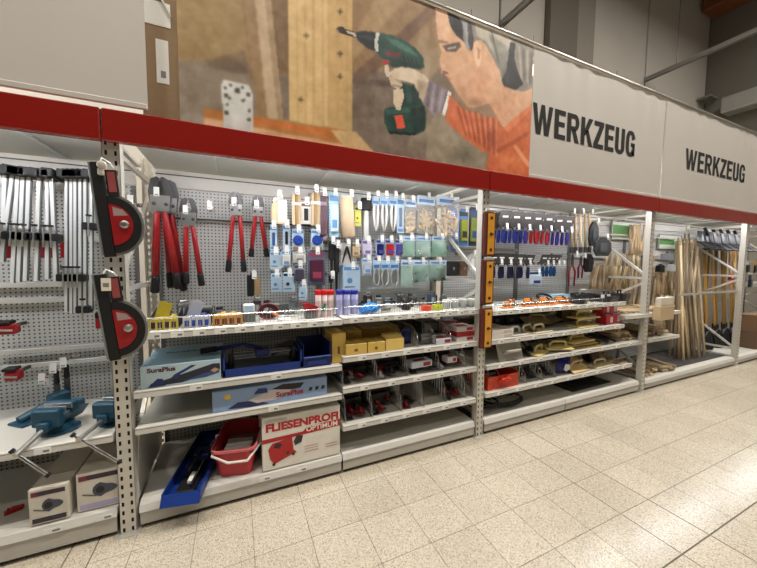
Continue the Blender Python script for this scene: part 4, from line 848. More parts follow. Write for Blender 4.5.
# ================================================================== SHELF a1 / b1 : displays, wire fronts
def wirefront(x0, x1, z, label, h=.075, step=.022, y=.03):
    t = thing('wire_fence', label, 'wire fence', ((x0+x1)/2, y, z), world=True)
    mb = MB()
    for zz in (z+.002, z+h): mb.tube([(x0, y, zz), (x1, y, zz)], .0032, 4)
    obj('long_wires', mb, CHROME, t); mb = MB(); x = x0
    while x < x1: mb.tube([(x, y, z), (x, y, z+h)], .0014, 4); x += step
    w = obj('upright_wires', mb, CHROME, t); w['kind'] = 'stuff'
wirefront(.09, 1.22, Z['a1'], 'chrome wire front of the display shelf below the bolt cutters'); wirefront(1.27, 2.43, Z['b1'], 'chrome wire front before the canisters'); wirefront(2.6, 4.5, Z['c1'], 'chrome wire front of the shelf below the trowels', .05, .03)
def display(u0, v0, u1, v1, label, c, stripe, z, y=.05, d=.22, fill=(200, 180, 60), flap=True):
    A = at(u0, v1, y=y); B = at(u1, v1, y=y); x0, x1 = A.x, B.x; h = at((u0+u1)/2, v0, y=y).z-z
    t = thing('display_box', label, 'display box', ((x0+x1)/2, y, z), world=True); m = M(c, .5)
    obj('tray_front', MB().cbox(x0, x1, y, y+.005, z, z+h*.62, .001), m, t); obj('tray_base', MB().box(x0, x1, y+.006, y+d, z, z+.004), m, t)
    for x in (x0, x1-.004): obj('tray_side', MB().add([(x, y+.006, z+.005), (x+.004, y+.006, z+.005), (x+.004, y+d, z+.005), (x, y+d, z+.005), (x, y+.006, z+h*.62), (x+.004, y+.006, z+h*.62), (x+.004, y+d, z+h), (x, y+d, z+h)], [(3,2,1,0),(4,5,6,7),(0,1,5,4),(1,2,6,5),(2,3,7,6),(3,0,4,7)]), BLACK, t)
    n = 5; w = (x1-x0-.016)/n
    for k in range(n): obj('product', MB().cbox(x0+.008+k*w, x0+.006+(k+1)*w, y+.012, y+d-.02, z+.005, z+h*(.5+.1*(k % 2)), .004), M(fill, .45), t)
    for k in range(4): obj('printed_patch', MB().box(x0+(x1-x0)*(.06+k*.24), x0+(x1-x0)*(.22+k*.24), y-.0012, y-.0002, z+h*.12, z+h*.45), M(stripe, .5), t)
    if flap: obj('header_flap', MB(Matrix.Translation((x0+.05, y+.1, z+h*.75)) @ Matrix.Rotation(.3, 4, 'Y')).cbox(-.035, .035, -.002, .002, -.03, .075, .001), M(tuple(int(v*.9) for v in c), .5), t)
display(149, 312, 178, 333, 'yellow display box at the left end of the shelf', (206, 186, 60), (60, 46, 30), Z['a1'], fill=(214, 196, 50)); display(183, 310, 211, 331, 'blue and white display box next to the yellow one', (206, 208, 214), (40, 70, 160), Z['a1'], fill=(30, 60, 150)); display(213, 309, 243, 329, 'orange display box next to the blue one', (214, 160, 74), (120, 60, 30), Z['a1'], fill=(220, 170, 80), flap=False)
def small(u0, v0, u1, v1, y, z):
    A = at(u0, v1, y=y); B = at(u1, v1, y=y); return (A.x+B.x)/2, B.x-A.x, at((u0+u1)/2, v0, y=y).z-z
x, w, h = small(243, 305, 256, 326, .1, Z['a1']); t = thing('blister_box', 'grey gadget box with white lid on the display shelf', 'box', (x, .16, Z['a1']))
obj('body', MB().cbox(-w/2, w/2, -.04, .04, 0, h*.55, .006), M((90, 92, 90), .4), t); obj('lid', MB().cbox(-w*.45, w*.45, -.035, .035, h*.55, h, .006), M((220, 226, 228), .4), t); obj('lid_print', MB().box(-w*.3, w*.3, -.0365, -.0352, h*.65, h*.9), PALEBLUE, t)
x, w, h = small(259, 305, 279, 326, .15, Z['a1']); t = thing('cable_coil', 'coiled black and red cable standing on the display shelf', 'cable', (x, .2, Z['a1']))
for k in range(4): obj('cable_turn', MB().tube([((w*.5-.008*k)*math.cos(q), .012*k-.02, h*.55+(h*.5-.008*k)*math.sin(q)) for q in np.linspace(0, 6.28, 19)[:-1]], .006, 6, closed=True), BLACK if k % 2 else M((120, 24, 40), .4), t, True)
obj('orange_plug', MB().cyl((.02, -.03, h*.5), (.06, -.05, h*.25), .010, n=8), M((220, 120, 60), .4), t)
x, w, h = small(279, 314, 291, 326, .1, Z['a1']); t = thing('white_plug_pack', 'flat white pack in front of the cable coil', 'pack', (x, .1, Z['a1']), .1)
obj('pack', MB().cbox(-w/2, w/2, -.03, .03, 0, .018, .004), TAG, t); obj('print', MB().box(-w*.3, w*.3, -.02, .02, .018, .019), PALEBLUE, t)
for k, (u, lb) in enumerate(((285, 'grey clip pile behind the white pack'), (295, 'grey metal bracket left of the red dispenser'))):
    p = at(u, 312, y=.3); t = thing('metal_bracket', lb, 'bracket', (p.x, .28, Z['a1']), .3+k*.7)
    obj('plate', MB().cbox(-.06, .06, -.03, .03, 0, .012, .003), GALV, t); obj('flange', MB().cbox(-.06, .06, .024, .03, .012, .09, .003), M((120, 124, 122), .4, .4), t); obj('bolt', MB().cyl((0, 0, .012), (0, 0, .05), .008, n=8), STEEL, t)
x, w, h = small(303, 303, 318, 325, .12, Z['a1']); t = thing('tape_dispenser', 'red tape dispenser on the display shelf', 'dispenser', (x, .14, Z['a1']))
obj('stand', MB().cbox(-w*.35, w*.35, -.03, .03, 0, h*.5, .004), M((100, 102, 100), .5), t); obj('hood', MB().prism([(-w*.5, h*.95), (-w*.2, h), (w*.5, h*.75), (w*.5, h*.5), (-w*.3, h*.5)], -.035, .035), RED, t)
x = at(320, 316, y=.2).x; t = thing('green_screwdriver', 'small green handled tool beside the red lid canisters', 'tool', (x, .12, Z['a1'])); obj('handle', MB().cyl((0, 0, .05), (.02, 0, .1), .010, n=8), M((30, 120, 80), .4), t); obj('shaft', MB().cyl((-.02, 0, 0), (0, 0, .05), .004, n=6), STEEL, t)
def canister(u0, v0, u1, v1, label, lid, body, y, z):
    x, w, h = small(u0, v0, u1, v1, y, z); w = min(w, .09); t = thing('canister', label, 'canister', (x, y+w/2, z), group='lidded canisters on the shelf'); r = w/2
    obj('body', MB().lathe([(r*.94, 0), (r, .006), (r, h*.82), (r*.9, h*.84)], 16), M(body, .3, var=.08), t, True); obj('lid', MB().lathe([(r*1.05, h*.82), (r*1.06, h*.84), (r*1.06, h*.96), (r*.9, h), (r*.3, h)], 16), M(lid, .35), t)
    obj('label_wrap', MB().lathe([(r*1.005, h*.2), (r*1.012, h*.21), (r*1.012, h*.6), (r*1.005, h*.61)], 16), M(tuple(int(v*.92) for v in body), .5), t)
for k, (a, b) in enumerate(((316, 322), (322, 328), (328, 335))): canister(a, 290, b, 318, ['leftmost','middle','rightmost'][k]+' clear canister with red lid', (196, 24, 30), (228, 206, 204), .12+.01*k, Z['a1'])
for k, (a, b) in enumerate(((337, 343), (344, 351), (352, 359))): canister(a, 290, b, 319, ['leftmost','middle','rightmost'][k]+' lavender canister with blue lid', (36, 44, 150), (176, 178, 222), .12+.01*k, Z['b1'])
x = at(369, 308, y=.14).x; t = thing('rope_bundle', 'tangled bright blue rope bundle', 'rope', (x, .14, Z['b1'])); CY = M((40, 140, 222), .5)
for k in range(9):
    a0 = random.uniform(0, 6); obj('strand', MB().tube([((.03+.045*random.random())*math.cos(a0+q)*1.1, .04*math.sin(a0*2+q), .012+.04*(1+math.sin(q*1.5+a0))*.75) for q in np.linspace(0, 5, 9)], .009, 6), CY, t, True)
for k, (u, lb) in enumerate(((383, 'grey fitting right of the blue rope'), (389, 'silver fitting beside the black clamp'))):
    x = at(u, 310, y=.14).x; t = thing('pipe_fitting', lb, 'fitting', (x, .12+.04*k, Z['b1'])); obj('body', MB().lathe([(.02, 0), (.024, .02), (.016, .03), (.016, .05), (.022, .055), (.022, .065)], 10), STEEL, t); obj('collar', MB().lathe([(.026, .02), (.026, .03)], 6), DARKST, t); obj('side_arm', MB().cyl((0, 0, .04), (.045, -.01, .045), .009, n=8), GALV, t)
x = at(406, 306, y=.2).x; t = thing('spider_clamp', 'black spider-like clamp with splayed arms', 'clamp', (x, .2, Z['b1']))
obj('hub', MB().lathe([(.03, 0), (.04, .01), (.035, .04), (.015, .05)], 12), BLACK, t)
for k in range(7): a0 = k*.9; obj('arm', MB().tube([(0, 0, .04), (.05*math.cos(a0), .05*math.sin(a0), .09), (.10*math.cos(a0), .08*math.sin(a0), .10+.04*(k % 2))], [.009, .007, .003], 6), BLACK, t)
for u, c, lb in ((427, (226, 70, 40), 'orange tape roll at the shelf front'), (438, (196, 210, 50), 'lime green tape roll at the shelf front')):
    x = at(u, 309, y=.09).x; t = thing('tape_roll', lb, 'tape roll', (x, .1, Z['b1'])); obj('tape', MB().lathe([(.02, 0), (.042, 0), (.044, .006), (.044, .038), (.042, .044), (.02, .044)], 16), M(c, .35), t); obj('core', MB().lathe([(.0205, .044), (.019, .0445)], 12), CARTON, t)
for k, u in enumerate((449, 458, 466, 474)):
    x = at(u, 303, y=.1).x; t = thing('glass_jar', ORD[k]+' clear screw jar right of the lime tape', 'jar', (x, .14, Z['b1']), group='clear screw jars on the shelf'); obj('jar', MB().lathe([(.032, 0), (.034, .005), (.034, .055), (.028, .062)], 12), M((190, 194, 190), .15, alpha=.75), t, True); obj('lid', MB().lathe([(.033, .058), (.033, .075), (.03, .077)], 12), TAG, t); obj('contents', MB().lathe([(.028, .004), (.028, .035), (.02, .04)], 10), DARKST, t)
for nm, x0, x1, n, lb in (('a1', .12, .5, 5, 'behind the display boxes'), ('a1', .62, 1.0, 6, 'behind the cable coil'), ('b1', 1.5, 2.4, 12, 'behind the tape rolls')):
    for k in range(n):
        x = x0+(x1-x0)*(k+.5)/n; c = [(54, 56, 58), (96, 98, 100), (34, 34, 38), (70, 84, 96), (120, 118, 112), (60, 48, 44)][(k*5+n) % 6]; y = [.36, .44, .38][k % 3]
        t = thing('spare_part_pack', '%s small dark spare part pack %s, from the left' % (ORD[k], lb), 'pack', (x, y, Z[nm]), .3-.2*(k % 4), group='small spare part packs '+lb)
        h = .05+.02*((k*7) % 4); w = (x1-x0)/n*.85
        obj('pack', MB().cbox(-w/2, w/2, -.03, .03, 0, h, .008), M(c, .4, var=.3, scale=60), t); obj('fitting', MB().cyl((-w*.3, -.01, h+.012), (w*.35, .01, h+.012), .011, n=7), M((150, 150, 148), .3, .6) if k % 2 else BLACK, t); obj('printed_patch', MB().box(-w*.3, w*.2, -.0312, -.0302, h*.3, h*.7), M((180, 182, 184), .5), t)
# ================================================================== SHELF a2 / a3 / base left
def front_box(u0, u1, v0, v1, zz, y, label, c, d, name='product_box', cat='box', rz=0):
    A = at(u0, (v0+v1)/2, y=y); B = at(u1, (v0+v1)/2, y=y); h = at((u0+u1)/2, v0, y=y).z-zz
    t = thing(name, label, cat, ((A.x+B.x)/2, y, zz), rz); w = B.x-A.x; obj('carton', MB().cbox(-w/2, w/2, 0, d, 0, h, .003), M(c, .5, var=.05), t)
    return t, w, h
SKY = (150, 186, 206)
t, w, h = front_box(140, 221, 363, 391, Z['a2'], .03, 'pale blue tile cutter box with dark cutter picture', SKY, .42)
DP = M((40, 40, 58), .5, var=.2); f = lambda pts: [(-w/2+a*w, b*h) for a, b in pts]
obj('printed_cutter', MB().flat(f([(.1,.06),(.12,.2),(.28,.3),(.9,.82),(.99,.8),(.99,.5),(.8,.32),(.5,.1)]), -.0012), DP, t); obj('printed_arm', MB().flat(f([(.36,.35),(.4,.5),(.62,.86),(.68,.84),(.48,.5),(.44,.33)]), -.0018), M((32, 54, 104), .5), t)
obj('printed_foot', MB().flat(f([(.08,.04),(.2,.4),(.26,.38),(.3,.06)]), -.0032), M((30, 46, 92), .5), t); obj('printed_rail', MB().flat(f([(.5,.16),(.8,.42),(.98,.5),(.98,.36),(.8,.22)]), -.0024), M((60, 76, 130), .5), t); obj('printed_wheel', MB().flat(f([(.86,.5),(.92,.62),(.98,.52),(.92,.4)]), -.0028), M((196, 150, 110), .5), t)
obj('printed_panel', MB().box(-w*.495, w*.495, -.0009, -.0002, h*.02, h*.98), M((178, 200, 208), .5), t)
text_part('printed_name', 'SuraPlus', h*.27, (-w*.42, -.0016, h*.70), M((84, 36, 56), .5), t, 1.0, .0016, width=w*.34)
text_part('printed_name', 'SuraPlus', .05, (-w*.3, .25, h+.0012), M((64, 84, 96), .5), t, 1.3, .002, rotx=0)
# blue tile cutter tray
def tile_cutter(x0, x1, y, z, label, d=.3, rz=0, rx=0):
    w = x1-x0; t = thing('tile_cutter', label, 'tile cutter', ((x0+x1)/2, y, z)); 
    obj('tray', MB().box(-w/2, w/2, 0, d, 0, .008).box(-w/2, w/2, 0, .01, .008, .05).box(-w/2, -w/2+.012, 0, d, .008, .13).box(w/2-.012, w/2, 0, d, .008, .13), BLUE, t)
    obj('base_plate', MB().cbox(-w/2+.02, w/2-.02, .03, d-.02, .009, .03, .003), M((60, 62, 64), .5, .3), t)
    for yy in (.10, .16): obj('rail', MB().cyl((-w/2+.02, yy, .105), (w/2-.02, yy, .105), .009, n=8), CHROME, t)
    obj('carriage', MB().cbox(-.05, .04, .085, .175, .085, .135, .008), NAVY, t); obj('lever', MB().tube([(0, .13, .13), (-.12, .13, .17), (-.28, .12, .16)], [.013, .012, .014], 8), NAVY, t, True); obj('grip', MB().cyl((-.28, .12, .16), (-.37, .115, .155), .018, n=10), BLACK, t)
    for x in (-w/2+.03, w/2-.06): obj('rail_block', MB().cbox(x, x+.03, .07, .19, .03, .13, .005), BLACK, t)
    obj('angle_fence', MB().prism([(.06, .05), (w*.42, .1), (w*.42, .16), (.1, .13)], .2, .22), M((110, 110, 108), .5, .3), t)
    return t
tile_cutter(at(223, 370, y=.05).x, at(302, 360, y=.05).x, .04, Z['a2'], 'blue tile cutter with steel rails on the shelf')
A = at(303, 360, y=.06); B = at(330, 355, y=.06); t = thing('storage_bin', 'blue plastic storage bin beside the yellow cartons', 'bin', ((A.x+B.x)/2, .04, Z['a2'])); w = B.x-A.x; h = .16
obj('bin_shell', MB().box(-w/2, w/2, 0, .28, 0, .005).box(-w/2, w/2, 0, .005, .005, h*.42).box(-w/2, -w/2+.005, .006, .28, .005, h).box(w/2-.005, w/2, .006, .28, .005, h).box(-w/2+.006, w/2-.006, .275, .28, .005, h), NAVY, t)
obj('front_lip', MB().cbox(-w/2-.004, w/2+.004, -.012, .008, h*.4, h*.47, .004), BLUE, t); obj('label_slot', MB().cbox(-w*.35, w*.35, -.006, -.0005, h*.1, h*.3, .002), BLUE, t)
# long box on a3
t, w, h = front_box(212, 327, 384, 411, Z['a3'], .03, 'long pale blue box lying on the third shelf', (140, 166, 204), .2)
f = lambda pts: [(-w/2+a*w, b*h) for a, b in pts]
obj('printed_cutter', MB().flat(f([(.12,.1),(.2,.34),(.34,.3),(.46,.06),(.3,.02)]), -.0012), M((34, 44, 92), .5), t); obj('printed_tile', MB().flat(f([(.28,.36),(.48,.72),(.68,.56),(.52,.2),(.36,.16)]), -.0018), M((206, 196, 196), .5), t); obj('printed_head', MB().flat(f([(.33,.62),(.37,.86),(.44,.84),(.45,.6)]), -.0032), M((36, 56, 120), .5), t)
obj('printed_panel', MB().flat(f([(.48,.72),(.58,.9),(.78,.84),(.74,.6),(.66,.58)]), -.0016), M((34, 26, 36), .5), t); obj('printed_sun', MB().flat(f([(.12+.028*math.cos(q), .66+.12*math.sin(q)) for q in np.linspace(0, 6.28, 11)[:-1]]), -.0012), M((226, 190, 60), .5), t)
text_part('printed_name', 'SuraPlus', h*.34, (w*.02, -.0026, h*.3), M((168, 50, 62), .5), t, 1.15, .0018)
for k in range(3): obj('printed_symbol', MB().flat(f([(.82+.06*k,.36),(.85+.06*k,.36),(.86+.06*k,.52),(.83+.06*k,.56)]), -.0014), M((30, 40, 44), .5), t)
p = at(203, 403, y=.12); t = thing('grey_tray', 'grey metal tray left of the long blue box', 'tray', (p.x-.06, .1, Z['a3'])); obj('plate', MB().box(-.09, .12, 0, .4, 0, .004), GALV, t); obj('side_wall', MB().add([(.116, 0, .004), (.12, 0, .004), (.12, .4, .004), (.116, .4, .004), (.116, 0, .008), (.12, 0, .008), (.12, .4, .09), (.116, .4, .09)], [(3,2,1,0),(4,5,6,7),(0,1,5,4),(1,2,6,5),(2,3,7,6),(3,0,4,7)]), GALV, t)
# base: blue tray standing out over the edge
zb = .15
A = at(161, 505, z=zb+.03); t = thing('blue_tray', 'long blue cutter tray sticking out over the base shelf edge', 'tray', (.272, -.045, zb+.003), -.19); w = .2
obj('tray', MB().box(-w/2, w/2, -.03, .66, 0, .006).box(-w/2, -w/2+.008, -.03, .66, .006, .06).box(w/2-.008, w/2, -.03, .66, .006, .06).box(-w/2+.008, w/2-.008, .652, .66, .006, .06), BLUE, t)
obj('front_apron', MB().add([(-w/2, -.03, .05), (w/2, -.03, .05), (w/2+.0, -.06, .0), (-w/2, -.06, .0), (-w/2, -.02, .05), (w/2, -.02, .05), (w/2, -.02, 0), (-w/2, -.02, 0)], [(0,3,2,1),(3,7,6,2),(0,1,5,4),(4,5,6,7),(0,4,7,3),(1,2,6,5)]), BLUE, t)
obj('cutting_bed', MB().cbox(-.05, .05, .02, .53, .007, .03, .004), BLACK, t); obj('rail', MB().cyl((.03, .03, .05), (.03, .52, .05), .008, n=8), CHROME, t); obj('blade', MB().cbox(-.005, .02, .08, .17, .031, .05, .002), TAG, t); obj('carriage', MB().cbox(-.045, .06, .3, .4, .032, .08, .008), NAVY, t); obj('lever', MB().tube([(0, .35, .08), (0, .2, .1), (-.01, .12, .09)], .011, 8), BLACK, t, True)
# red bucket
t = thing('bucket', 'rectangular red bucket with white handle on the base shelf', 'bucket', (.575, .205, zb+.001), -.2)
def rr(w, d, z, r, yc=0, n=5):
    pts = []
    for cx, cy, a0 in ((w/2-r, d/2-r, 0), (-w/2+r, d/2-r, 90), (-w/2+r, -d/2+r, 180), (w/2-r, -d/2+r, 270)):
        for k in range(n): a = math.radians(a0+90*k/(n-1)); pts.append((cx+r*math.cos(a), yc+cy+r*math.sin(a), z))
    return pts
RB = M((186, 34, 44), .35, var=.08); H = .2; 
obj('shell', MB().loft([rr(.19, .30, 0, .03), rr(.20, .31, .01, .035), rr(.255, .40, H, .05), rr(.245, .39, H, .046), rr(.19, .30, .012, .03)]), RB, t, False)
obj('rim', MB().loft([rr(.256, .402, H-.018, .05), rr(.275, .42, H-.016, .055), rr(.275, .42, H, .055), rr(.246, .392, H, .046)], False), M((206, 108, 112), .3), t)
obj('grate', MB().loft([rr(.20, .33, H*.5, .04), rr(.20, .33, H*.5+.004, .04)]), M((150, 130, 130), .35, alpha=.85), t)
for k in range(3): obj('roller', MB().cyl((-.08, -.06+.05*k, H*.62), (.08, -.06+.05*k, H*.62), .018, n=10), M((214, 208, 204), .4), t)
hp = [(-.135, -.0, H-.008), (-.12, -.2, H-.03), (-.02, -.245, H-.055), (.09, -.235, H-.06), (.145, -.12, H-.03), (.142, 0, H-.008)]
obj('handle', MB().tube(hp, .008, 8), M((222, 218, 212), .4), t, True)
for sg in (-1, 1): obj('handle_pin', MB().cyl((sg*.128, 0, H-.008), (sg*.15, 0, H-.008), .012, n=10), TAG, t)
# tile cutter carton with lettering
t, w, h = front_box(262, 340, 412, 462, zb, .02, 'white carton printed with a red electric tile cutter', (226, 222, 212), .4)
f = lambda pts: [(-w/2+a*w, b*h) for a, b in pts]; RP = M((176, 30, 34), .5, var=.05)
obj('printed_band', MB().flat(f([(0,.52),(1,.585),(1,.72),(.55,.69),(.5,.615),(0,.60)]), -.0012), RP, t)
text_part('printed_title', 'FLIESENPROFI', h*.2, (-w*.46, -.0016, h*.735), RP, t, 1, .0034, width=w*.93)
for k in range(3): obj('printed_line', MB().box(-w*.46, -w*.2, -.0014, -.0002, h*(.905+.02*k), h*(.912+.02*k)), M((190, 180, 172), .6), t)
text_part('printed_subtitle', 'OPTIMUM', h*.135, (w*.04, -.0020, h*.60), M((236, 230, 222), .5), t, 1, .001, width=w*.42)
obj('printed_machine', MB().flat(f([(.07,.4),(.12,.5),(.36,.55),(.38,.3),(.42,.24),(.36,.22),(.14,.1),(.09,.22)]), -.0020), RP, t); obj('printed_blade', MB().flat(f([(.13,.42),(.17,.5),(.24,.46),(.2,.38)]), -.0026), M((56, 22, 26), .5), t); obj('printed_knob', MB().flat(f([(.28,.27),(.31,.3),(.33,.27),(.3,.23)]), -.0026), M((70, 24, 28), .5), t)
obj('printed_handle', MB().flat(f([(.38,.46),(.42,.57),(.5,.54),(.48,.42),(.4,.38)]), -.0026), M((44, 40, 42), .5), t)
for a, b in ((.135, .1), (.375, .22)): obj('printed_wheel', MB().flat(f([(a+.02*math.cos(q), b+.03*math.sin(q)) for q in np.linspace(0, 6.28, 9)[:-1]]), -.0028), M((28, 24, 26), .5), t)
for k in range(5): obj('printed_line', MB().box(w*(.3 if k > 2 else .02), w*(.46 if k > 2 else .2), -.0014, -.0002, h*(.2+.05*(k % 3)), h*(.215+.05*(k % 3))), M((190, 160, 150), .6), t)
obj('printed_top', MB().add([(-w*.05, .1, h+.0008), (w*.25, .16, h+.0008), (w*.3, .2, h+.0008), (0, .16, h+.0008)], [(0, 1, 2, 3)]), RP, t)
# ================================================================== SHELF b2 : yellow cartons and small goods
def carton(u0, u1, v0, v1, z, y, d, label, c=(214, 180, 92), flap=True):
    t, w, h = front_box(u0, u1, v0, v1, z, y, label, c, d, 'carton', 'carton')
    obj('tape_strip', MB().box(-w*.08, w*.08, 0, d, h, h+.0008), M(tuple(int(v*.88) for v in c), .5), t); obj('printed_mark', MB().box(-w*.1, w*.06, -.0012, -.0002, h*.3, h*.55), M((120, 84, 40), .6), t)
zz = Z['b2']
# tall cartons stand at the seam, two rows behind a front row of low ones
carton(332, 346, 333, 357, Z['a2'], .06, .2, 'tall yellow carton right of the blue bin'); 
carton(347, 362, 331, 355, zz, .22, .2, 'tall yellow carton behind the low front cartons')
carton(363, 398, 327, 350, zz, .30, .25, 'wide dull yellow carton at the back of the shelf', (186, 150, 70))
carton(346, 367, 344, 356, zz, .03, .16, 'low yellow carton, leftmost of the front three'); carton(368, 385, 342, 354, zz, .03, .16, 'low yellow carton, middle of the front three'); 
t, w, h = front_box(386, 404, 339, 352, zz, .03, 'low yellow carton lying open, rightmost of the front three', (226, 196, 110), .16, 'carton', 'carton'); obj('flap', MB().add([(-w/2, 0, h), (w/2, 0, h), (w/2, .1, h+.03), (-w/2, .1, h+.03), (-w/2, .1, h+.026), (w/2, .1, h+.026)], [(0,1,2,3),(0,4,5,1),(2,5,4,3)]), M((226, 196, 110), .5), t)
def divider(x, z, label, h=.14, d=.5, curve=True):
    t = thing('wire_divider', label, 'wire divider', (x, .03, z+.001), group='wire dividers on the shelves')
    pts = [(0, 0, .002), (0, .005, .02), (0, .03, h*.55), (0, .09, h*.92), (0, .15, h), (0, d, h), (0, d, .002)]
    obj('frame_wire', MB().tube(pts, .0042, 5), CHROME, t, True); mb = MB()
    for k in range(1, 14):
        y = d*k/14; top = h*.55+(h*.37)*(y-.03)/.06 if y < .09 else (h*.92+h*.08*(y-.09)/.06 if y < .15 else h)
        mb.tube([(0, y, .002), (0, y, max(.03, top))], .002, 4)
    w = obj('bars', mb, CHROME, t); obj('foot_wire', MB().tube([(0, 0, .003), (0, d, .003)], .0025, 5), CHROME, t)
for k, u in enumerate((404, 419, 436, 452)): divider(at(u, 346, y=.03).x, zz, 'wire divider '+['right of the yellow cartons', 'between the blue bag and grey hinges', 'left of the white and red pack', 'left of the stacked red boxes'][k], .15)
x = at(411, 345, y=.08).x; t = thing('blue_bag_pack', 'small dark blue bag in a wire compartment', 'bag', (x, .16, zz)); obj('bag', MB().pillow(.09, .11, .07, 6, 6), NAVY, t, True); obj('header_card', MB().cbox(-.04, .04, -.002, .002, .1, .13, .001), BLUE, t)
for k in range(3):
    x = at(426+2*k, 340, y=.1+.08*k).x; t = thing('hinge_pack', ORD[k]+' grey hinge pack beside the blue bag, from the front', 'hinge', (x, .1+.1*k, zz), .2*k, group='grey hinge packs'); obj('leaf', MB().cbox(-.05, .05, -.004, .004, 0, .09+.02*k, .002), M((120, 124, 128), .4, .5), t); obj('knuckle', MB().cyl((-.05, -.008, .05), (.05, -.008, .05), .008, n=8), STEEL, t)
def flatpack(u, v, y, z, w, d, h, c, c2, label, rz=0, cat='pack'):
    x = at(u, v, y=y).x; t = thing('flat_pack', label, cat, (x, y, z), rz)
    obj('pack', MB().cbox(-w/2, w/2, 0, d, 0, h, .003), M(c, .45), t); obj('printed_patch', MB().box(w*.05, w*.4, -.0012, -.0002, h*.2, h*.8), M(c2, .5), t); obj('printed_top', MB().box(-w*.3, w*.3, d*.2, d*.7, h, h+.0008), M(c2, .5), t)
flatpack(444, 342, .04, zz, .16, .14, .045, (206, 208, 220), (150, 50, 60), 'white pack with red print in the wire compartment')
for k in range(3): flatpack(466, 336-k*6, .05, zz+.042*k, .19, .16, .04, [(222, 216, 212), (176, 40, 44), (214, 206, 204)][k], (170, 40, 44), ['white box at the bottom of the stack beside the levels', 'red box in the middle of the stack beside the levels', 'white box topping the stack beside the levels'][k], cat='box')
flatpack(450, 330, .35, zz, .16, .12, .12, (130, 60, 64), (190, 180, 180), 'dull red carton at the back beside the levels', cat='box'); flatpack(430, 328, .42, zz, .2, .1, .12, (70, 72, 76), (130, 130, 130), 'dark grey carton behind the hinges', cat='box')
# wire compartments b3 and b4
def trowelpack(x, y, z, rz, tilt, c, label, L_=.22):
    t = thing('carded_tool', label, 'tool pack', (x, y, z), rz); m = Matrix.Rotation(tilt, 4, 'X')
    obj('card', MB(m).cbox(-.035, .035, 0, L_, 0, .004, .001), M((70, 66, 68), .5), t); obj('handle', MB(m).tube([(0, .01, .016), (0, .05, .02), (0, .1, .016)], [.011, .014, .010], 8), M(c, .4), t, True); obj('blade', MB(m).cbox(-.022, .022, .1, L_-.01, .006, .010, .001), STEEL, t)
    obj('printed_patch', MB(m).box(-.03, .03, .002, .05, .0045, .0052), M(c, .5), t)
c3 = [at(u, 388, y=.03).x for u in (343, 378, 409, 440, 466)]; c4 = [at(u, 425, y=.03).x for u in (346, 373, 402, 424, 446, 466)]
NM3 = ['left end of the upper wire compartments', 'second divider of the upper wire compartments', 'third divider of the upper wire compartments', 'fourth divider of the upper wire compartments', 'right end of the upper wire compartments']
for k, x in enumerate(c3): divider(max(1.265, min(x, 2.43)), Z['b3'], 'wire divider at the '+NM3[k], .185)
NM4 = ['left end', 'second place', 'third place', 'fourth place', 'fifth place', 'right end']
for k, x in enumerate(c4): divider(max(1.265, min(x, 2.43)), Z['b4'], 'tall wire divider at the '+NM4[k]+' of the lower wire compartments', .235)
REDC = (138, 22, 28); WHC = (214, 210, 212); BLC = (40, 38, 42)
def fill(x0, x1, z, cols, nm):
    n = len(cols)
    for k, c in enumerate(cols):
        x = x0+(x1-x0)*((k+.5)/n)*.9+.01
        cn = 'red' if c == REDC else 'white' if c == WHC else 'black'
        trowelpack(x, .06+.05*(k % 2)+.1*(k//3), z+.004+.012*k, random.uniform(-.5, .5), random.uniform(.05, .25), c, '%s handled tool pack, %s from the left in the %s' % (cn, ORD[k], nm))
fill(c3[0], c3[1], Z['b3'], [BLC, WHC, REDC, REDC], 'first upper compartment'); fill(c3[1], c3[2], Z['b3'], [WHC, REDC, BLC, REDC, BLC], 'second upper compartment'); fill(c3[2], c3[3], Z['b3'], [BLC, REDC, BLC], 'third upper compartment'); fill(c3[3], c3[4], Z['b3'], [WHC, REDC, REDC], 'fourth upper compartment')
flatpack(422, 384, .045, Z['b3']+.05, .2, .1, .05, (206, 210, 224), (160, 40, 46), 'white and lilac box across the third upper compartment', .06, 'box'); flatpack(452, 378, .05, Z['b3']+.05, .1, .08, .05, (216, 214, 218), (160, 40, 46), 'short white box in the fourth upper compartment', .05, 'box')
fill(c4[0], c4[1], Z['b4'], [BLC, REDC, REDC, BLC], 'first lower compartment'); fill(c4[1], c4[2], Z['b4'], [BLC, WHC, REDC, REDC, REDC, BLC], 'second lower compartment'); fill(c4[2], c4[3], Z['b4'], [REDC, BLC], 'third lower compartment'); fill(c4[4], c4[5], Z['b4'], [BLC, REDC, REDC, BLC], 'fifth lower compartment')
# black backs standing in the compartments
for k, (a, b, z, lb) in enumerate(((c3[0], c3[1], 'b3', 'first upper'), (c3[1], c3[2], 'b3', 'second upper'), (c3[2], c3[3], 'b3', 'third upper'), (c3[3], c3[4], 'b3', 'fourth upper'), (c4[0], c4[1], 'b4', 'first lower'), (c4[1], c4[2], 'b4', 'second lower'), (c4[4], c4[5], 'b4', 'fifth lower'))):
    w = b-a-.03; t = thing('tool_bundle', 'dark bundle of carded trowels at the back of the %s compartment' % lb, 'tool pack', ((a+b)/2, .2, Z[z]))
    hz = .125 if z == 'b3' else .165
    for j in range(8): obj('card', MB(Matrix.Rotation(-.04+.012*j, 4, 'Y') @ Matrix.Rotation(.18, 4, 'X')).cbox(-w*.42, w*.42, .036*j, .036*j+.012, .012, hz-.05*(j == 0)+.006*(j % 3), .003), M([(40, 37, 39), (58, 52, 54), (34, 32, 36), (84, 78, 78)][j % 4], .5, var=.35, scale=50), t)
    obj('red_header', MB(Matrix.Rotation(.18, 4, 'X')).cbox(-w*.36, w*.0, -.006, -.001, .02, .06, .001), RED, t)
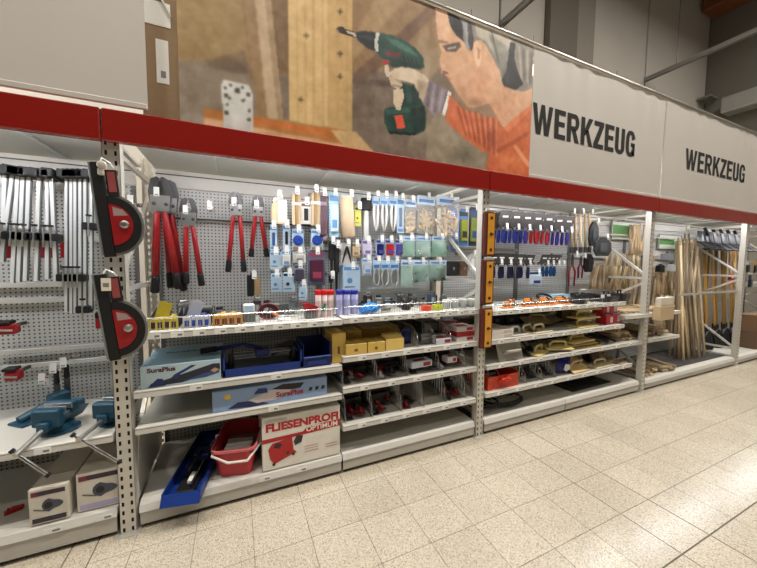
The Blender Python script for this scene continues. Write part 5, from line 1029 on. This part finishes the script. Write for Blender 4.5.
# ================================================================== SPIRIT LEVELS ON THE MIDDLE POST
MAH = WOODM((104, 40, 26)); AMB = M((216, 152, 46), .4, var=.12, scale=12)
for k, (z0, z1, lb) in enumerate(((1.583, 1.947, 'topmost yellow and mahogany spirit level on the post'), (1.178, 1.55, 'middle yellow and mahogany spirit level on the post'), (.80, 1.145, 'lowest yellow and mahogany spirit level on the post'))):
    x = 2.515; t = thing('spirit_level', lb, 'spirit level', (x, -.02, z0), group='spirit levels on the middle post')
    h = z1-z0; obj('body', MB().cbox(-.062, .052, -.03, .012, 0, h, .006), MAH, t); p = obj('yellow_plate', MB().cbox(-.036, .034, -.035, -.0305, h*.04, h*.96, .004), AMB, t)
    for q in (.14, .5, .86): obj('vial_hole', MB(Matrix.Translation((-.001, -.0355, h*q)) @ Matrix.Rotation(math.pi/2, 4, 'X')).lathe([(.014, -.001), (.014, .002), (.008, .0025)], 12), M((60, 40, 20), .3), p)
    obj('vial', MB().cyl((-.02, -.040, h*.5), (.02, -.040, h*.5), .005, n=8), M((40, 40, 30), .2), t)
    obj('hanging_clip', MB().cbox(-.05, .05, -.03, -.008, h+.002, h+.024, .003), GALV, t)
# ================================================================== BAY RIGHT OF THE LEVELS
def knife(bw, bh, hl, hc, name='putty_knife'):
    t = thing(name, 'x', 'trowel', (0, 0, 0)); 
    obj('blade', MB().prism([(-bw*.15, 0), (bw*.15, 0), (bw*.42, bh*.35), (bw*.66, bh), (-bw*.14, bh), (-bw*.38, bh*.35)], -.0015, .0015), M((70, 66, 63), .38, .3, var=.3), t)
    obj('handle', MB().loft([[(-.011, -.010, -hl), (.011, -.010, -hl), (.011, .010, -hl), (-.011, .010, -hl)], [(-.016, -.013, -hl*.6), (.016, -.013, -hl*.6), (.016, .013, -hl*.6), (-.016, .013, -hl*.6)], [(-.011, -.009, -.005), (.011, -.009, -.005), (.011, .009, -.005), (-.011, .009, -.005)]]), M(hc, .4), t)
    obj('ferrule', MB().cbox(-.013, .013, -.008, .008, -.008, .02, .003), STEEL, t); obj('price_sticker', MB().box(-bw*.05, bw*.35, -.0024, -.0016, bh*.62, bh*.72), TAG, t)
    return Proto(t)
KB = knife(.145, .19, .14, (26, 42, 128)); KR = knife(.145, .19, .14, (156, 26, 34)); KN = knife(.14, .13, .13, (18, 26, 66)); KT = knife(.13, .13, .12, (24, 70, 120)); KV = knife(.14, .18, .15, (50, 40, 120))
for k, (u, P_, cn) in enumerate(((503, KB, 'blue'), (514.5, KB, 'blue'), (525.5, KB, 'blue'), (536, KR, 'red'), (547, KR, 'red'), (557.5, KV, 'violet'), (567, KV, 'violet'))):
    for j in range(3):
        y = .40+.055*j; p = at(u, 229+k*.5, y=.4)
        P_.place((p.x, y, p.z), (0, .06*j, -.45), '%s handled trowel, %s from the levels in the upper row, %s on its hook' % (cn, ORD[k], ['front', 'middle', 'rear'][j]), 'trowels of the upper row')
    hook(p.x, .36, p.z+.02, 'upper row %s trowels, %s from the levels' % (cn, ORD[k]))
for k, u in enumerate((500, 509, 518.5, 528)):
    for j in range(2):
        p = at(u, 266+k*.2, y=.42); KN.place((p.x, .42+.09*j, p.z), (0, 0, -.2), 'dark blue handled trowel, %s from the levels in the lower row, %s on its hook' % (ORD[k], ['front', 'rear'][j]), 'trowels of the lower row')
    hook(p.x-.03, .38, p.z+.04, 'lower row trowels, %s from the levels' % ORD[k])
for k, u in enumerate((543, 548.5, 554, 559)):
    p = at(u, 266, y=.42); KT.place((p.x, .42+.02*k, p.z), (0, 0, -.2), 'teal handled trowel, %s right of the white card pack' % ORD[k], 'teal trowels of the lower row'); hook(p.x, .37, p.z+.03, '%s teal handled trowel' % ORD[k])
card(529, 271, 542, 286, 'white card pack with dark blue print in the trowel bay', back=(206, 220, 236), prod=(200, 214, 230), band=(26, 44, 90), y=.42)
# pale wooden paint-brush handles
for k, u in enumerate((571, 575, 580, 585, 589)):
    A = at(u, 213, y=.45); B = at(u+.6, 247, y=.45); t = thing('wooden_handled_tool', ORD[k]+' pale wooden handle right of the violet trowels', 'tool', B, group='pale wooden handled tools', world=True)
    obj('handle', MB().tube([A, A*.7+B*.3, A*.3+B*.7, B], [.012, .016, .013, .017], 8), PALEWOOD, t, True); obj('metal_head', MB().cbox(B.x-.03, B.x+.03, .44, .46, B.z-.07, B.z-.001, .004), DARKST, t)
    if k % 2 == 0: hook(A.x, .42, A.z+.01, ORD[k]+' pale wooden handle')
def gadget(u0, v0, u1, v1, y, c, label, cat='tool', name='hanging_tool'):
    x, z, w, h = px_box(u0, v0, u1, v1, y); t = thing(name, label, cat, (x, y, z)); m = M(c, .45)
    obj('body', MB().prism([(-w*.3, 0), (w*.3, 0), (w*.5, h*.3), (w*.45, h*.75), (w*.15, h), (-w*.15, h), (-w*.45, h*.75), (-w*.5, h*.3)], -.012, .012), m, t); obj('grip', MB().cbox(-w*.2, w*.2, -.02, -.0125, h*.2, h*.7, .004), M(tuple(min(255, int(v*1.3+8)) for v in c), .5), t); hook(x, y-.04, z+h*1.02, label)
gadget(589, 222, 598, 246, .4, (30, 30, 34), 'black notched trowel right of the pale handles'); gadget(594, 238, 611, 256, .3, (52, 54, 56), 'dark grey plastering trowel at the bay end'); gadget(584, 254, 593, 272, .42, (22, 22, 26), 'small black pliers right of the red ones')
def pliers(u0, v0, u1, v1, y, c, label):
    x, z, w, h = px_box(u0, v0, u1, v1, y); t = thing('pliers', label, 'pliers', (x, y, z))
    for sg in (-1, 1): obj('grip', MB().tube([(sg*.008, 0, h*.66), (sg*w*.32, 0, h*.45), (sg*w*.26, 0, 0)], [.007, .011, .009], 8), M(c, .4), t, True); obj('jaw', MB().prism([(0, h*.62), (sg*.018, h*.68), (sg*.012, h*.9), (0, h)][::sg], -.008+.001*sg, .008+.001*sg), DARKST, t)
    hook(x, y-.04, z+h, label)
pliers(567, 254, 577, 286, .42, (150, 24, 34), 'long red handled pliers hanging right of the teal trowels'); pliers(577, 256, 584, 278, .44, (110, 20, 36), 'short dark red pliers'); 
gadget(446, 203, 457, 234, .5, (60, 110, 190), 'blue carded blade dispenser left of the levels'); card(459, 209, 468, 245, 'tape measure card with yellow stripe left of the levels', back=(60, 120, 190), prod=(150, 156, 60), band=(20, 20, 24), y=.5); card(469, 207, 478, 246, 'black and yellow tape measure card touching the levels', back=(40, 50, 60), prod=(120, 128, 62), band=(20, 60, 110), y=.5)
card(449, 236, 458, 252, 'grey blue blade card below the blade dispenser', back=(130, 150, 176), prod=(90, 100, 116), y=.5)
for u0, u1, c, lb in ((447, 458, (24, 24, 28), 'black case on the peg rail left of the levels'), (459, 467, (112, 80, 56), 'brown leather case left of the levels')):
    x, z, w, h = px_box(u0, 261, u1, 276, .45); t = thing('belt_case', lb, 'case', (x, .45, z)); obj('case', MB().cbox(-w/2, w/2, -.02, .02, 0, h, .01), M(c, .6), t); obj('clasp', MB().cbox(-.012, .012, -.025, -.0205, h*.4, h*.6, .002), STEEL, t); obj('flap', MB().cbox(-w*.48, w*.48, -.024, -.0205, h*.62, h*.95, .003), M(tuple(int(v*.8) for v in c), .6), t)
gadget(468, 254, 475, 270, .45, (206, 204, 196), 'pale plastic hook tool left of the levels')
for k, u in enumerate((447, 458)):
    x, z, w, h = px_box(u, 297, u+9, 304, .45); t = thing('label_card_pack', ['left', 'right'][k]+' white label card pack low behind the jars', 'pack', (x, .45, z)); obj('card', MB().cbox(-w/2, w/2, -.004, .004, 0, h, .001), TAG, t); obj('pouch', MB().cbox(-w*.4, w*.4, -.012, .012, -.11, -.001, .004), M((84, 86, 88), .4), t)
# shelf c1: orange hand tools, black trays
OR = M((206, 120, 36), .45)
for k, (u, v) in enumerate(((503, 302), (515, 301), (524, 301), (533, 300), (541, 300), (549, 299), (557, 299), (565, 299))):
    p = at(u, v, y=.18); t = thing('orange_grout_tool', ORD[k]+' orange handled smoothing tool on the shelf below the trowels', 'tool', (p.x, .12+.11*(k % 2), Z['c1']), .4-.2*k, group='orange smoothing tools')
    obj('sole', MB().cbox(-.09, .09, -.035, .035, 0, .012, .003), BLACK if k % 2 else OR, t); obj('handle', MB().tube([(-.06, 0, .012), (-.05, 0, .05), (.04, 0, .055), (.06, 0, .012)], [.010, .013, .013, .009], 8), OR, t, True); obj('knob', MB().lathe([(.012, .055), (.018, .06), (.01, .072)], 8, (.02, 0, 0)), BLACK, t)
p = at(548, 290, y=.3); t = thing('black_strap', 'black looped strap lying behind the orange tools', 'strap', (p.x, .34, Z['c1'])); obj('loop', MB().tube([(.1*math.cos(q), .05*math.sin(q), .05+.03*math.sin(q)) for q in np.linspace(0, 6.28, 17)[:-1]], .012, 6, closed=True), BLACK, t, True); obj('buckle', MB().cbox(-.02, .02, -.075, -.045, .0, .04, .004), STEEL, t)
flatpack(560, 289, .4, Z['c1'], .36, .1, .06, (150, 196, 220), (210, 230, 236), 'pale blue long pack at the back of the shelf')
for k, (u, v, w_, h_) in enumerate(((590, 296, .2, .09), (604, 297, .24, .07), (617, 296, .2, .08), (575, 301, .16, .05))):
    p = at(u, v, y=.12); t = thing('mortar_tray', ['tall', 'wide', 'rightmost', 'low front'][k]+' black plastic tray on the shelf below the pliers', 'tray', (p.x, .10+.1*(k == 0), Z['c1']), .1*k)
    obj('tray', MB().loft([rr(w_*.8, .16, 0, .02), rr(w_, .2, h_, .03), rr(w_*.92, .18, h_, .025), rr(w_*.75, .14, .01, .02)]), M((34, 35, 38), .4), t); obj('handle', MB().tube([(-.05, 0, h_), (-.05, 0, h_+.04), (.05, 0, h_+.04), (.05, 0, h_)], .008, 6), BLACK if k else GALV, t)
for k, u in enumerate((601, 607)):
    p = at(u, 293, y=.05); t = thing('white_price_card', ['left', 'right'][k]+' small white card standing on the black trays', 'card', (p.x, .0+.03, Z['c1']+.001)); obj('card', MB().cbox(-.03, .03, 0, .002, .05, .09, .0005), TAG, t); obj('stem', MB().cyl((0, .001, 0), (0, .001, .05), .003, n=6), CHROME, t)
# floats with bow handles
def pfloat(u, v, y, z, w, d, c, label, rz=0, stand=0, hc=None, cat='float'):
    x = at(u, v, y=y).x; t = thing('plastic_float', label, cat, (x, y, z), rz); q = Matrix.Rotation(stand, 4, 'X'); m = M(c, .45); m2 = M(hc or c, .4)
    obj('sole', MB(q).cbox(-w/2, w/2, 0, d, 0, .014, .003), m, t); obj('bow_handle', MB(q).tube([(-w*.28, d/2, .012), (-w*.3, d/2, .05), (-w*.2, d/2, .075), (w*.2, d/2, .075), (w*.3, d/2, .05), (w*.28, d/2, .012)], .012, 8), m2, t, True)
    obj('edge_line', MB(q).box(-w*.48, w*.48, -.0012, -.0002, .003, .007), M(tuple(int(v*.8) for v in c), .5), t)
z2 = Z['c2']; z3 = Z['c3']; z4 = Z['c4']
CRM = (226, 214, 176); YEL = (226, 208, 140); WHF = (222, 218, 210); GRF = (176, 170, 160)
for k in range(2): flatpack(503, 336, .03, z2+.041*k, .26, .3, .04, (222, 216, 208), (190, 180, 170), ['lower', 'upper'][k]+' long white carton beside the lowest level', cat='box')
pfloat(520, 334, .03, z2, .22, .14, WHF, 'white plastic float with tall bow handle', .0); pfloat(533, 333, .06, z2, .24, .13, CRM, 'cream plastic float right of the white one', .2); pfloat(545, 331, .03, z2, .26, .14, CRM, 'second cream plastic float right of the white one', .1)
pfloat(540, 322, .25, z2+.03, .3, .16, (170, 150, 110), 'brownish float leaning behind the cream floats', -.3, .3); pfloat(557, 322, .28, z2+.03, .3, .16, (150, 140, 112), 'dull olive float behind the cream floats', .3, .4)
for k in range(3): pfloat(590, 328, .04, z2+.093*k, .34, .16, YEL, ['bottom', 'middle', 'top'][k]+' yellow cream float of the stack beside the red boxes', .05-.06*k)
for k, (u, zq, c) in enumerate(((610, 0, (196, 36, 60)), (617, 0, (190, 40, 66)), (606, .11, (180, 30, 52)), (613, .11, (206, 60, 84)))):
    flatpack(u, 320, .06+.02*k, z2+zq, .13, .12, .105, c, (230, 226, 226), ['lower left', 'lower right', 'upper left', 'upper right'][k]+' red carton at the end of the float shelf', cat='carton')
flatpack(570, 330, .35, z2, .3, .15, .14, (96, 80, 52), (150, 130, 90), 'dark brown carton behind the yellow floats', cat='carton')
pfloat(511, 356, .05, z3, .3, .16, GRF, 'large grey float standing on edge with handle forward', 0, 1.25); 
for k in range(3): trowelpack(at(530+4*k, 354, y=.06).x, .05+.03*k, z3+.003, .1-.2*k, .25+.1*k, (60, 56, 52), ORD[k]+' black handled pack right of the grey float')
pfloat(545, 352, .05, z3, .32, .14, YEL, 'yellow float tilted on the middle shelf', .35, .12); pfloat(561, 350, .04, z3+.02, .3, .12, YEL, 'second yellow float tilted on the middle shelf', -.3, .18)
for k in range(3): pfloat(585, 346, .05, z3+.03*k, .5-.05*k, .18, [(196, 166, 90), (206, 180, 110), YEL][k], ['lowest', 'middle', 'uppermost'][k]+' wide yellow float in the heap on the middle shelf', -.08+.08*k, .02)
for k in range(5):
    t = thing('black_scraper', ORD[k]+' dark scraper right of the wide yellow floats', 'scraper', (4.22+.075*k, .06+.03*(k % 2), z3), -.12+.05*k, group='dark scrapers on the middle shelf')
    obj('handle', MB().cyl((0, 0, .02), (0, .2, .07), .014, n=8), M((66, 58, 50), .5), t); obj('blade', MB().cbox(-.04, .04, .2, .26, .05, .056, .001), STEEL, t); obj('collar', MB().cyl((0, .19, .068), (0, .22, .075), .018, n=8), DARKST, t)
# shelf c4
A = at(487, 388, y=.03); B = at(513, 380, y=.03)
t = thing('orange_crate', 'translucent orange crate of clips on the low shelf', 'crate', ((A.x+B.x)/2+.05, .04, z4)); w = B.x-A.x+.06; OC = M((226, 70, 30), .35, alpha=.85)
obj('shell', MB().box(-w/2, w/2, 0, .3, 0, .006).box(-w/2, w/2, 0, .006, .006, .12).box(-w/2, w/2, .294, .3, .006, .16).box(-w/2, -w/2+.006, .006, .294, .006, .14).box(w/2-.006, w/2, .006, .294, .006, .14), OC, t); obj('rim', MB().tube([(-w/2, 0, .12), (w/2, 0, .12), (w/2, .3, .16), (-w/2, .3, .16)], .006, 6, closed=True), M((214, 60, 30), .4), t)
for k in range(5): obj('clip', MB(Matrix.Rotation(k, 4, 'Z')).cbox(-.05, .05, .02, .05, .05+.012*k, .07+.012*k, .004), M((206, 44, 30), .4), t)
flatpack(486, 372, .3, z4, .3, .2, .17, (150, 36, 30), (90, 30, 28), 'dull red carton behind the orange crate', cat='carton')
for k, u in enumerate((484, 494, 503, 527, 543, 556)): divider(at(u, 390, y=.03).x, z4, 'wire divider in the low shelf, %s from the levels' % ORD[k], .16, .45)
for k, (u, c) in enumerate(((498, (30, 30, 34)), (532, (24, 28, 36)), (549, (26, 34, 48)))):
    p = at(u, 384, y=.1); t = thing('cable_tie_bundle', ['first', 'second', 'third'][k]+' dark bundle of cable ties between the low wire dividers', 'cable ties', (p.x, .1, z4))
    for j in range(6): obj('tie', MB().tube([(-.05+.02*j, 0, .01), (-.05+.02*j, .1, .06+.01*(j % 3)), (-.04+.018*j, .25, .02)], .006, 5), M(c, .45), t)
    obj('band', MB().cbox(-.065, .065, .09, .11, .0, .09, .004), M((180, 184, 188), .4) if k == 0 else BLACK, t)
p = at(567, 378, y=.05); t = thing('blue_foil_bag', 'blue foil bag with white print on the low shelf', 'bag', (p.x, .1, z4), -.2); obj('bag', MB().pillow(.18, .17, .08, 7, 7, 0, .15), M((28, 40, 120), .25), t, True); obj('printed_blob', MB().prism([(-.03, .05), (.0, .03), (.05, .06), (.04, .1), (-.01, .11)], -.046, -.042), TAG, t)
pfloat(582, 373, .03, z4, .3, .2, (214, 186, 132), 'tan sponge float standing tilted on the low shelf', .1, .55); pfloat(606, 367, .03, z4, .34, .14, (222, 208, 172), 'cream wooden float at the right of the low shelf', .05)
p = at(597, 366, y=.16); t = thing('abrasive_roll', 'brown abrasive roll behind the cream float', 'roll', (p.x, .24, z4)); obj('roll', MB(Matrix.Rotation(math.pi/2, 4, 'Y')).lathe([(.04, -.06), (.065, -.06), (.065, .06), (.04, .06)], 16, (-.066, 0, 0)), M((120, 96, 82), .7), t); obj('core', MB(Matrix.Rotation(math.pi/2, 4, 'Y')).lathe([(.039, -.061), (.03, -.061)], 12, (-.066, 0, 0)), CARTON, t)
for k in range(4):
    p = at(622+6*k, 363-k*1.5, y=.15); t = thing('wooden_board_float', ORD[k]+' tan wooden float beside the leaflet box post', 'float', (min(p.x, 4.66), .08+.11*(k % 4), z4+.03*(k // 2)), .2-.1*k, group='tan wooden floats near the post'); obj('board', MB().cbox(-.1, .1, -.045, .045, 0, .014, .002), PALEWOOD, t); obj('handle', MB().tube([(-.05, 0, .014), (-.05, 0, .04), (.05, 0, .04), (.05, 0, .014)], .010, 6), TAN, t)
for nm, n, x0, x1, hh, lb in (('c2', 8, 2.62, 4.3, .15, 'float shelf'), ('c3', 9, 2.62, 4.3, .13, 'grey float shelf'), ('c4', 8, 2.9, 4.5, .13, 'orange crate shelf'), ('b2', 5, 1.75, 2.4, .13, 'yellow carton shelf')):  # dark filler boxes added so the shelf backs look darker
    for k in range(n):
        x = x0+(x1-x0)*(k+.5)/n; w = (x1-x0)/n-.02; c = [(52, 44, 38), (72, 60, 46), (40, 40, 44), (88, 74, 54), (34, 32, 34)][(k*3+n) % 5]; h = hh*(.75+.25*((k*7) % 4)/3)
        t = thing('filler_carton', 'dark filler carton added at the back of the %s, %s from the left' % (lb, ORD[k]), 'carton', (x, .5 if nm != 'b2' else .56, Z[nm]))
        obj('carton', MB().cbox(-w/2, w/2, -.03, .08 if nm != 'b2' else .04, 0, h, .004), M(c, .6, var=.3, scale=30), t); obj('label_sticker', MB().box(-w*.2, w*.1, -.0312, -.0302, h*.3, h*.55), M((120, 110, 96), .6), t)
# base: hoses and mat
for k, (u, v, rx_, ry_, lb) in enumerate(((2.97, .21, .25, .14, 'larger black hose loop on the base shelf'), (2.70, .17, .16, .12, 'smaller black hose loop beside the level post'))):
    t = thing('rubber_hose', lb, 'hose', (u, v, .145+.03*k)); pts = []
    for q in np.linspace(0, 11.5, 40): pts.append((rx_*math.cos(q+.5)*(1-.012*q), ry_*math.sin(q+.5)*(1-.01*q), .013+.0065*q*.5))
    obj('hose', MB().tube(pts, .0105, 7), BLACK, t, True); obj('end_ferrule', MB().cyl(pts[-1], Vector(pts[-1])+(Vector(pts[-1])-Vector(pts[-2])).normalized()*.04, .014, n=8), STEEL, t)
A = at(584, 375, z=.15); t = thing('rubber_mat', 'black rubber mat on the base shelf', 'mat', (4.15, .3, .145), .02); obj('mat', MB().cbox(-.3, .4, -.21, .25, 0, .012, .003), BLACK, t)
for k in range(8): obj('rib', MB().box(-.29+.085*k, -.25+.085*k, -.2, .24, .012, .015), M((30, 30, 32), .6), t)
# leaflet box
t = thing('leaflet_box', 'beige leaflet box clipped to the rack post', 'box', (5.12, -.06, .88)); obj('holder', MB().cbox(-.14, .16, -.075, 0, 0, .17, .006), M((196, 172, 136), .5), t); obj('leaflets', MB().cbox(-.13, .15, -.07, -.012, .171, .265, .004), M((206, 196, 180), .6), t); obj('front_lip', MB().box(-.142, .162, -.0775, -.0755, .15, .172), M((214, 196, 166), .4), t); obj('clip', MB().box(-.1, -.06, 0, .02, .05, .13), DARKST, t)
# ================================================================== WOODEN HANDLES BAY
HAFT = WOODM((206, 180, 142), 'Z', 1.6, .38, 1.2)
def mkhandle(L_, r, nm, curved):
    t = thing('wooden_haft', nm, 'haft', (0, 0, 0)); c = .03 if curved else .006
    obj('shaft', MB().tube([(0, 0, 0), (c*.6, 0, L_*.3), (-c*.3, 0, L_*.65), (0, 0, L_)], [r*1.15, r*.85, r*.95, r*1.2], 8), HAFT, t, True); obj('end_cap', MB().cyl((0, 0, L_), (0, 0, L_+.012), r*1.1, r*.8, 8), TAN, t)
    return Proto(t)
HS = mkhandle(.30, .015, 'x', False); HM = mkhandle(.40, .017, 'x', True); HL = mkhandle(.62, .02, 'x', True)
def hrow(P_, u0, u1, n, v, y, label, group, lean=.0, ny=1):
    for k in range(n):
        for j in range(ny):
            u = u0+(u1-u0)*k/(n-1); p = at(u, v, y=y+.09*j); P_.place((p.x, y+.09*j, p.z), (random.uniform(-.05, .05), lean+random.uniform(-.09, .09), random.uniform(0, 6)), label, group)
hrow(HM, 630, 650, 10, 254, .56, 'thick pale handle in the top row left of the leaflet post', 'thick handles top row', 0, 1); hrow(HM, 606, 650, 18, 283, .57, 'pale handle in the middle row left of the leaflet post', 'handles middle row left', .06)
hrow(HS, 590, 626, 16, 289, .44, 'short slanted hammer handle in front of the middle row', 'short slanted hammer handles', -.16); hrow(HL, 616, 650, 14, 320, .56, 'long handle hanging low left of the leaflet post', 'long handles hanging low', -.04)
hrow(HM, 656, 684, 14, 294, .52, 'pale handle in the upper row right of the leaflet post', 'handles upper row right', -.08, 2); hrow(HL, 654, 680, 14, 335, .52, 'long handle in the lower row right of the leaflet post', 'handles lower row right', -.1, 2)
for z_, a, b, lb in ((1.34, 4.57, 6.95, 'lower pale rail of the handle bay'), (1.66, 4.57, 6.95, 'middle pale rail of the handle bay'), (1.93, 4.57, 6.95, 'upper pale rail of the handle bay')): hook_rail(a, b, z_, lb, M((190, 182, 168), .5), .022, PY-.09)
# handles lying on the shelves of that bay
for z_, n, x0, x1, lb in ((Z['d1'], 18, 4.62, 5.7, 'pale handle lying on the bright edged shelf'), (Z['d2'], 30, 5.1, 5.72, 'pale handle lying in the heap on the short shelf'), (.135, 30, 5.12, 5.95, 'pale handle lying in the heap on the base shelf'), (Z['c3'], 18, 4.62, 4.88, 'pale handle lying on the middle shelf left of the leaflet post')):
    per = max(5, int((x1-x0)/.05))
    for k in range(n):
        HS.place((x0+(x1-x0)*((k % per)+.5+.4*random.uniform(-1, 1))/per, .03+.12*random.random(), z_+.02+.034*(k//per)), (-math.pi/2+random.uniform(.0, .08), 0, random.uniform(-.3, .3)), lb, lb.replace('pale handle', 'handles'))
# sign boards with green print at the top of that bay
for u0, v0, u1, v1, lb in ((612, 222, 640, 240, 'green printed sign board left of the leaflet post'), (659, 235, 681, 249, 'green printed sign board right of the leaflet post')):
    x, z, w, h = px_box(u0, v0, u1, v1, .66); t = thing('sign_board', lb, 'sign', (x, .66, z)); obj('board', MB().cbox(-w/2, w/2, 0, .012, 0, h, .003), M((206, 212, 200), .5), t); obj('printed_field', MB().box(-w*.46, w*.2, -.0012, -.0002, h*.3, h*.8), M((90, 150, 80), .5), t); obj('printed_line', MB().box(w*.25, w*.46, -.0012, -.0002, h*.4, h*.6), M((150, 170, 150), .5), t); obj('frame', MB().tube([(-w/2, -.003, 0), (w/2, -.003, 0), (w/2, -.003, h), (-w/2, -.003, h)], .006, 4, closed=True), M((140, 150, 130), .5), t)
for k, (u, v, c, lb) in enumerate(((667, 257, (126, 130, 136), 'large grey blade head among the handles'), (660, 269, (24, 24, 26), 'black axe head among the handles'), (671, 268, (190, 196, 200), 'bright steel head among the handles'))):
    p = at(u, v, y=.4); t = thing('axe_blade', lb, 'blade', p, world=True); w = .24 if k == 0 else .12
    obj('head', MB(Matrix.Translation(p)).prism([(-w*.5, -.04), (w*.5, -.05), (w*.45, .04), (w*.1, .06), (-w*.4, .045)], -.03, .03), M(c, .4, .4), t); obj('eye', MB(Matrix.Translation(p)).cyl((0, 0, .05), (0, 0, .075), .018, n=8), DARKST, t); obj('hang_arm', MB(Matrix.Translation(p)).cyl((0, .03, .0), (0, PY-.402, .0), .008, n=6), STEEL, t)
# long poles leaning
for k in range(18):
    B = Vector((6.42+.038*k+.01*(k % 3), .2+.07*(k % 4), .138)); T_ = Vector((6.84+.036*k, .50+.03*(k % 5), 1.82+.05*(k % 3)))
    t = thing('broom_stick', 'long pale broom handle leaning upright, %s of its group from the handle bay' % ORD[k], 'pole', B, group='long broom handles', world=True)
    obj('pole', MB().cyl(B, T_, .017, n=8), HAFT if k % 3 else PALEWOOD, t, True); obj('tip', MB().cyl(T_, T_+(T_-B).normalized()*.03, .016, .006, 8), TAN, t)
t = thing('pole_rail', 'grey notched rail keeping the broom handles upright', 'rail', (6.4, .1, 1.13), world=True); obj('bar', MB().cbox(5.78, 7.44, .03, .05, 1.12, 1.145, .003), GALV, t)
for k in range(16): obj('notch_pin', MB().cyl((5.85+.1*k, .03, 1.145), (5.85+.1*k, .03, 1.175), .006, n=6), STEEL, t)
YW = WOODM((222, 170, 86))
for k in range(13):
    x = 7.68+.108*k; B = Vector((x+.07*math.sin(k*2), .42+.05*(k % 3), .26)); T_ = Vector((x+.03*math.cos(k*3), .56, 1.80+.03*(k % 4)))
    t = thing('shovel', 'shovel with yellow wooden handle, %s right of the broom sticks' % ORD[k], 'shovel', B, group='yellow handled shovels', world=True)
    obj('handle', MB().cyl(B, T_, .015, n=8), YW, t, True)
    obj('blade', MB().loft([[(B.x-.10, B.y-.05, .145), (B.x, B.y-.09, .14), (B.x+.10, B.y-.05, .145), (B.x+.10, B.y-.04, .145), (B.x, B.y-.08, .14), (B.x-.10, B.y-.04, .145)], [(B.x-.11, B.y-.02, .34), (B.x, B.y-.05, .36), (B.x+.11, B.y-.02, .34), (B.x+.11, B.y-.01, .34), (B.x, B.y-.04, .36), (B.x-.11, B.y-.01, .34)], [(B.x-.03, B.y+.0, .42), (B.x, B.y-.02, .43), (B.x+.03, B.y, .42), (B.x+.03, B.y+.01, .42), (B.x, B.y+.02, .43), (B.x-.03, B.y+.01, .42)]]), BLACK, t)
    obj('socket', MB().cyl((B.x, B.y, .36), (B.x, B.y+.01, .5), .024, .02, 8), BLACK, t)
for k in range(5):
    x = 7.45+.26*k; y = .42; t = thing('snow_shovel_blade', '%s black snow shovel head lying on the high rail' % ORD[k], 'shovel head', (x, y, 1.86), -.2, 'black snow shovel heads')
    obj('blade', MB().loft([[(-.2, -.2, .05), (.2, -.2, .08), (.2, -.19, .09), (-.2, -.19, .06)], [(-.22, 0, .0), (.22, 0, .03), (.22, .01, .04), (-.22, .01, .01)], [(-.18, .16, .08), (.18, .16, .11), (.18, .17, .12), (-.18, .17, .09)]]), M((26, 26, 30), .4), t)
    for j in (-.1, 0, .1): obj('rib', MB().tube([(j, -.19, .085), (j, 0, .045), (j, .15, .115)], .008, 5), BLACK, t)
    obj('socket', MB().cyl((0, .1, .09), (0, .24, .12), .022, n=8), BLACK, t); t.rotation_euler = (.85, .12, -.2)
hook_rail(7.58, 9.3, 1.78, 'dark high rail carrying the snow shovel heads', DARKST, .03, .42); 
t = thing('red_pack', 'small red pack hanging among the shovel handles', 'pack', at(731, 277, y=.35), world=True); p = at(731, 277, y=.35); obj('pack', MB(Matrix.Translation(p)).cbox(-.07, .07, -.02, .02, -.05, .05, .008), RED, t); obj('tag', MB(Matrix.Translation(p)).box(-.03, .03, -.0215, -.0205, -.02, .02), TAG, t)
t = thing('rubber_floor_mat', 'dark grey ribbed mat under the broom sticks', 'mat', (6.3, .35, .131)); obj('mat', MB().cbox(-1.1, 1.1, -.25, .3, 0, .006, .002), M((58, 56, 54), .7), t)
for k in range(14): obj('rib', MB().box(-1.08, 1.08, -.24+.038*k, -.228+.038*k, .006, .008), M((46, 44, 43), .7), t)
# bay past the last post
for k, (x, z, w, h, c, lb) in enumerate(((8.62, .131, .45, .3, (96, 72, 52), 'large brown carton on the base right of the last post'), (8.62, .4315, .4, .26, (112, 84, 58), 'brown carton stacked on the large brown one'), (9.6, .62, .5, .3, (70, 58, 48), 'dull carton on the far shelf'), (9.6, 1.22, .45, .24, (120, 126, 118), 'pale box on the far upper shelf'))):
    t = thing('carton', lb, 'carton', (x, .07, z+.001)); obj('carton', MB().cbox(-w/2, w/2, 0, .22, 0, h, .004), M(c, .6), t); obj('tape_strip', MB().box(-.03, .03, 0, .22, h, h+.0008), M((150, 120, 84), .5), t); obj('label_sticker', MB().box(w*.1, w*.35, -.0012, -.0002, h*.2, h*.6), TAG, t)
for k in range(4):
    x = 8.75+.16*k; p = Vector((x, .4, 1.12+.26*(k % 2))); t = thing('hanging_pack', ORD[k]+' dark hanging pack past the last post', 'pack', p, world=True, group='dark packs past the last post'); obj('card', MB(Matrix.Translation(p)).cbox(-.06, .06, 0, .004, 0, .22, .001), M([(60, 70, 66), (190, 180, 160), (50, 60, 70), (170, 130, 60)][k], .5), t); obj('blister', MB(Matrix.Translation(p)).cbox(-.05, .05, -.025, -.0005, .02, .15, .01), M((40, 46, 44), .3), t)
    obj('hook_rod', MB(Matrix.Translation(p)).cyl((0, -.03, .21), (0, PY-.401, .21), .004, n=5), CHROME, t)
# small printed list signs: paper strips under the canopy
for o in bpy.data.objects:
    for k_ in ('_o', '_top'):
        if o.get(k_) is not None: del o[k_]
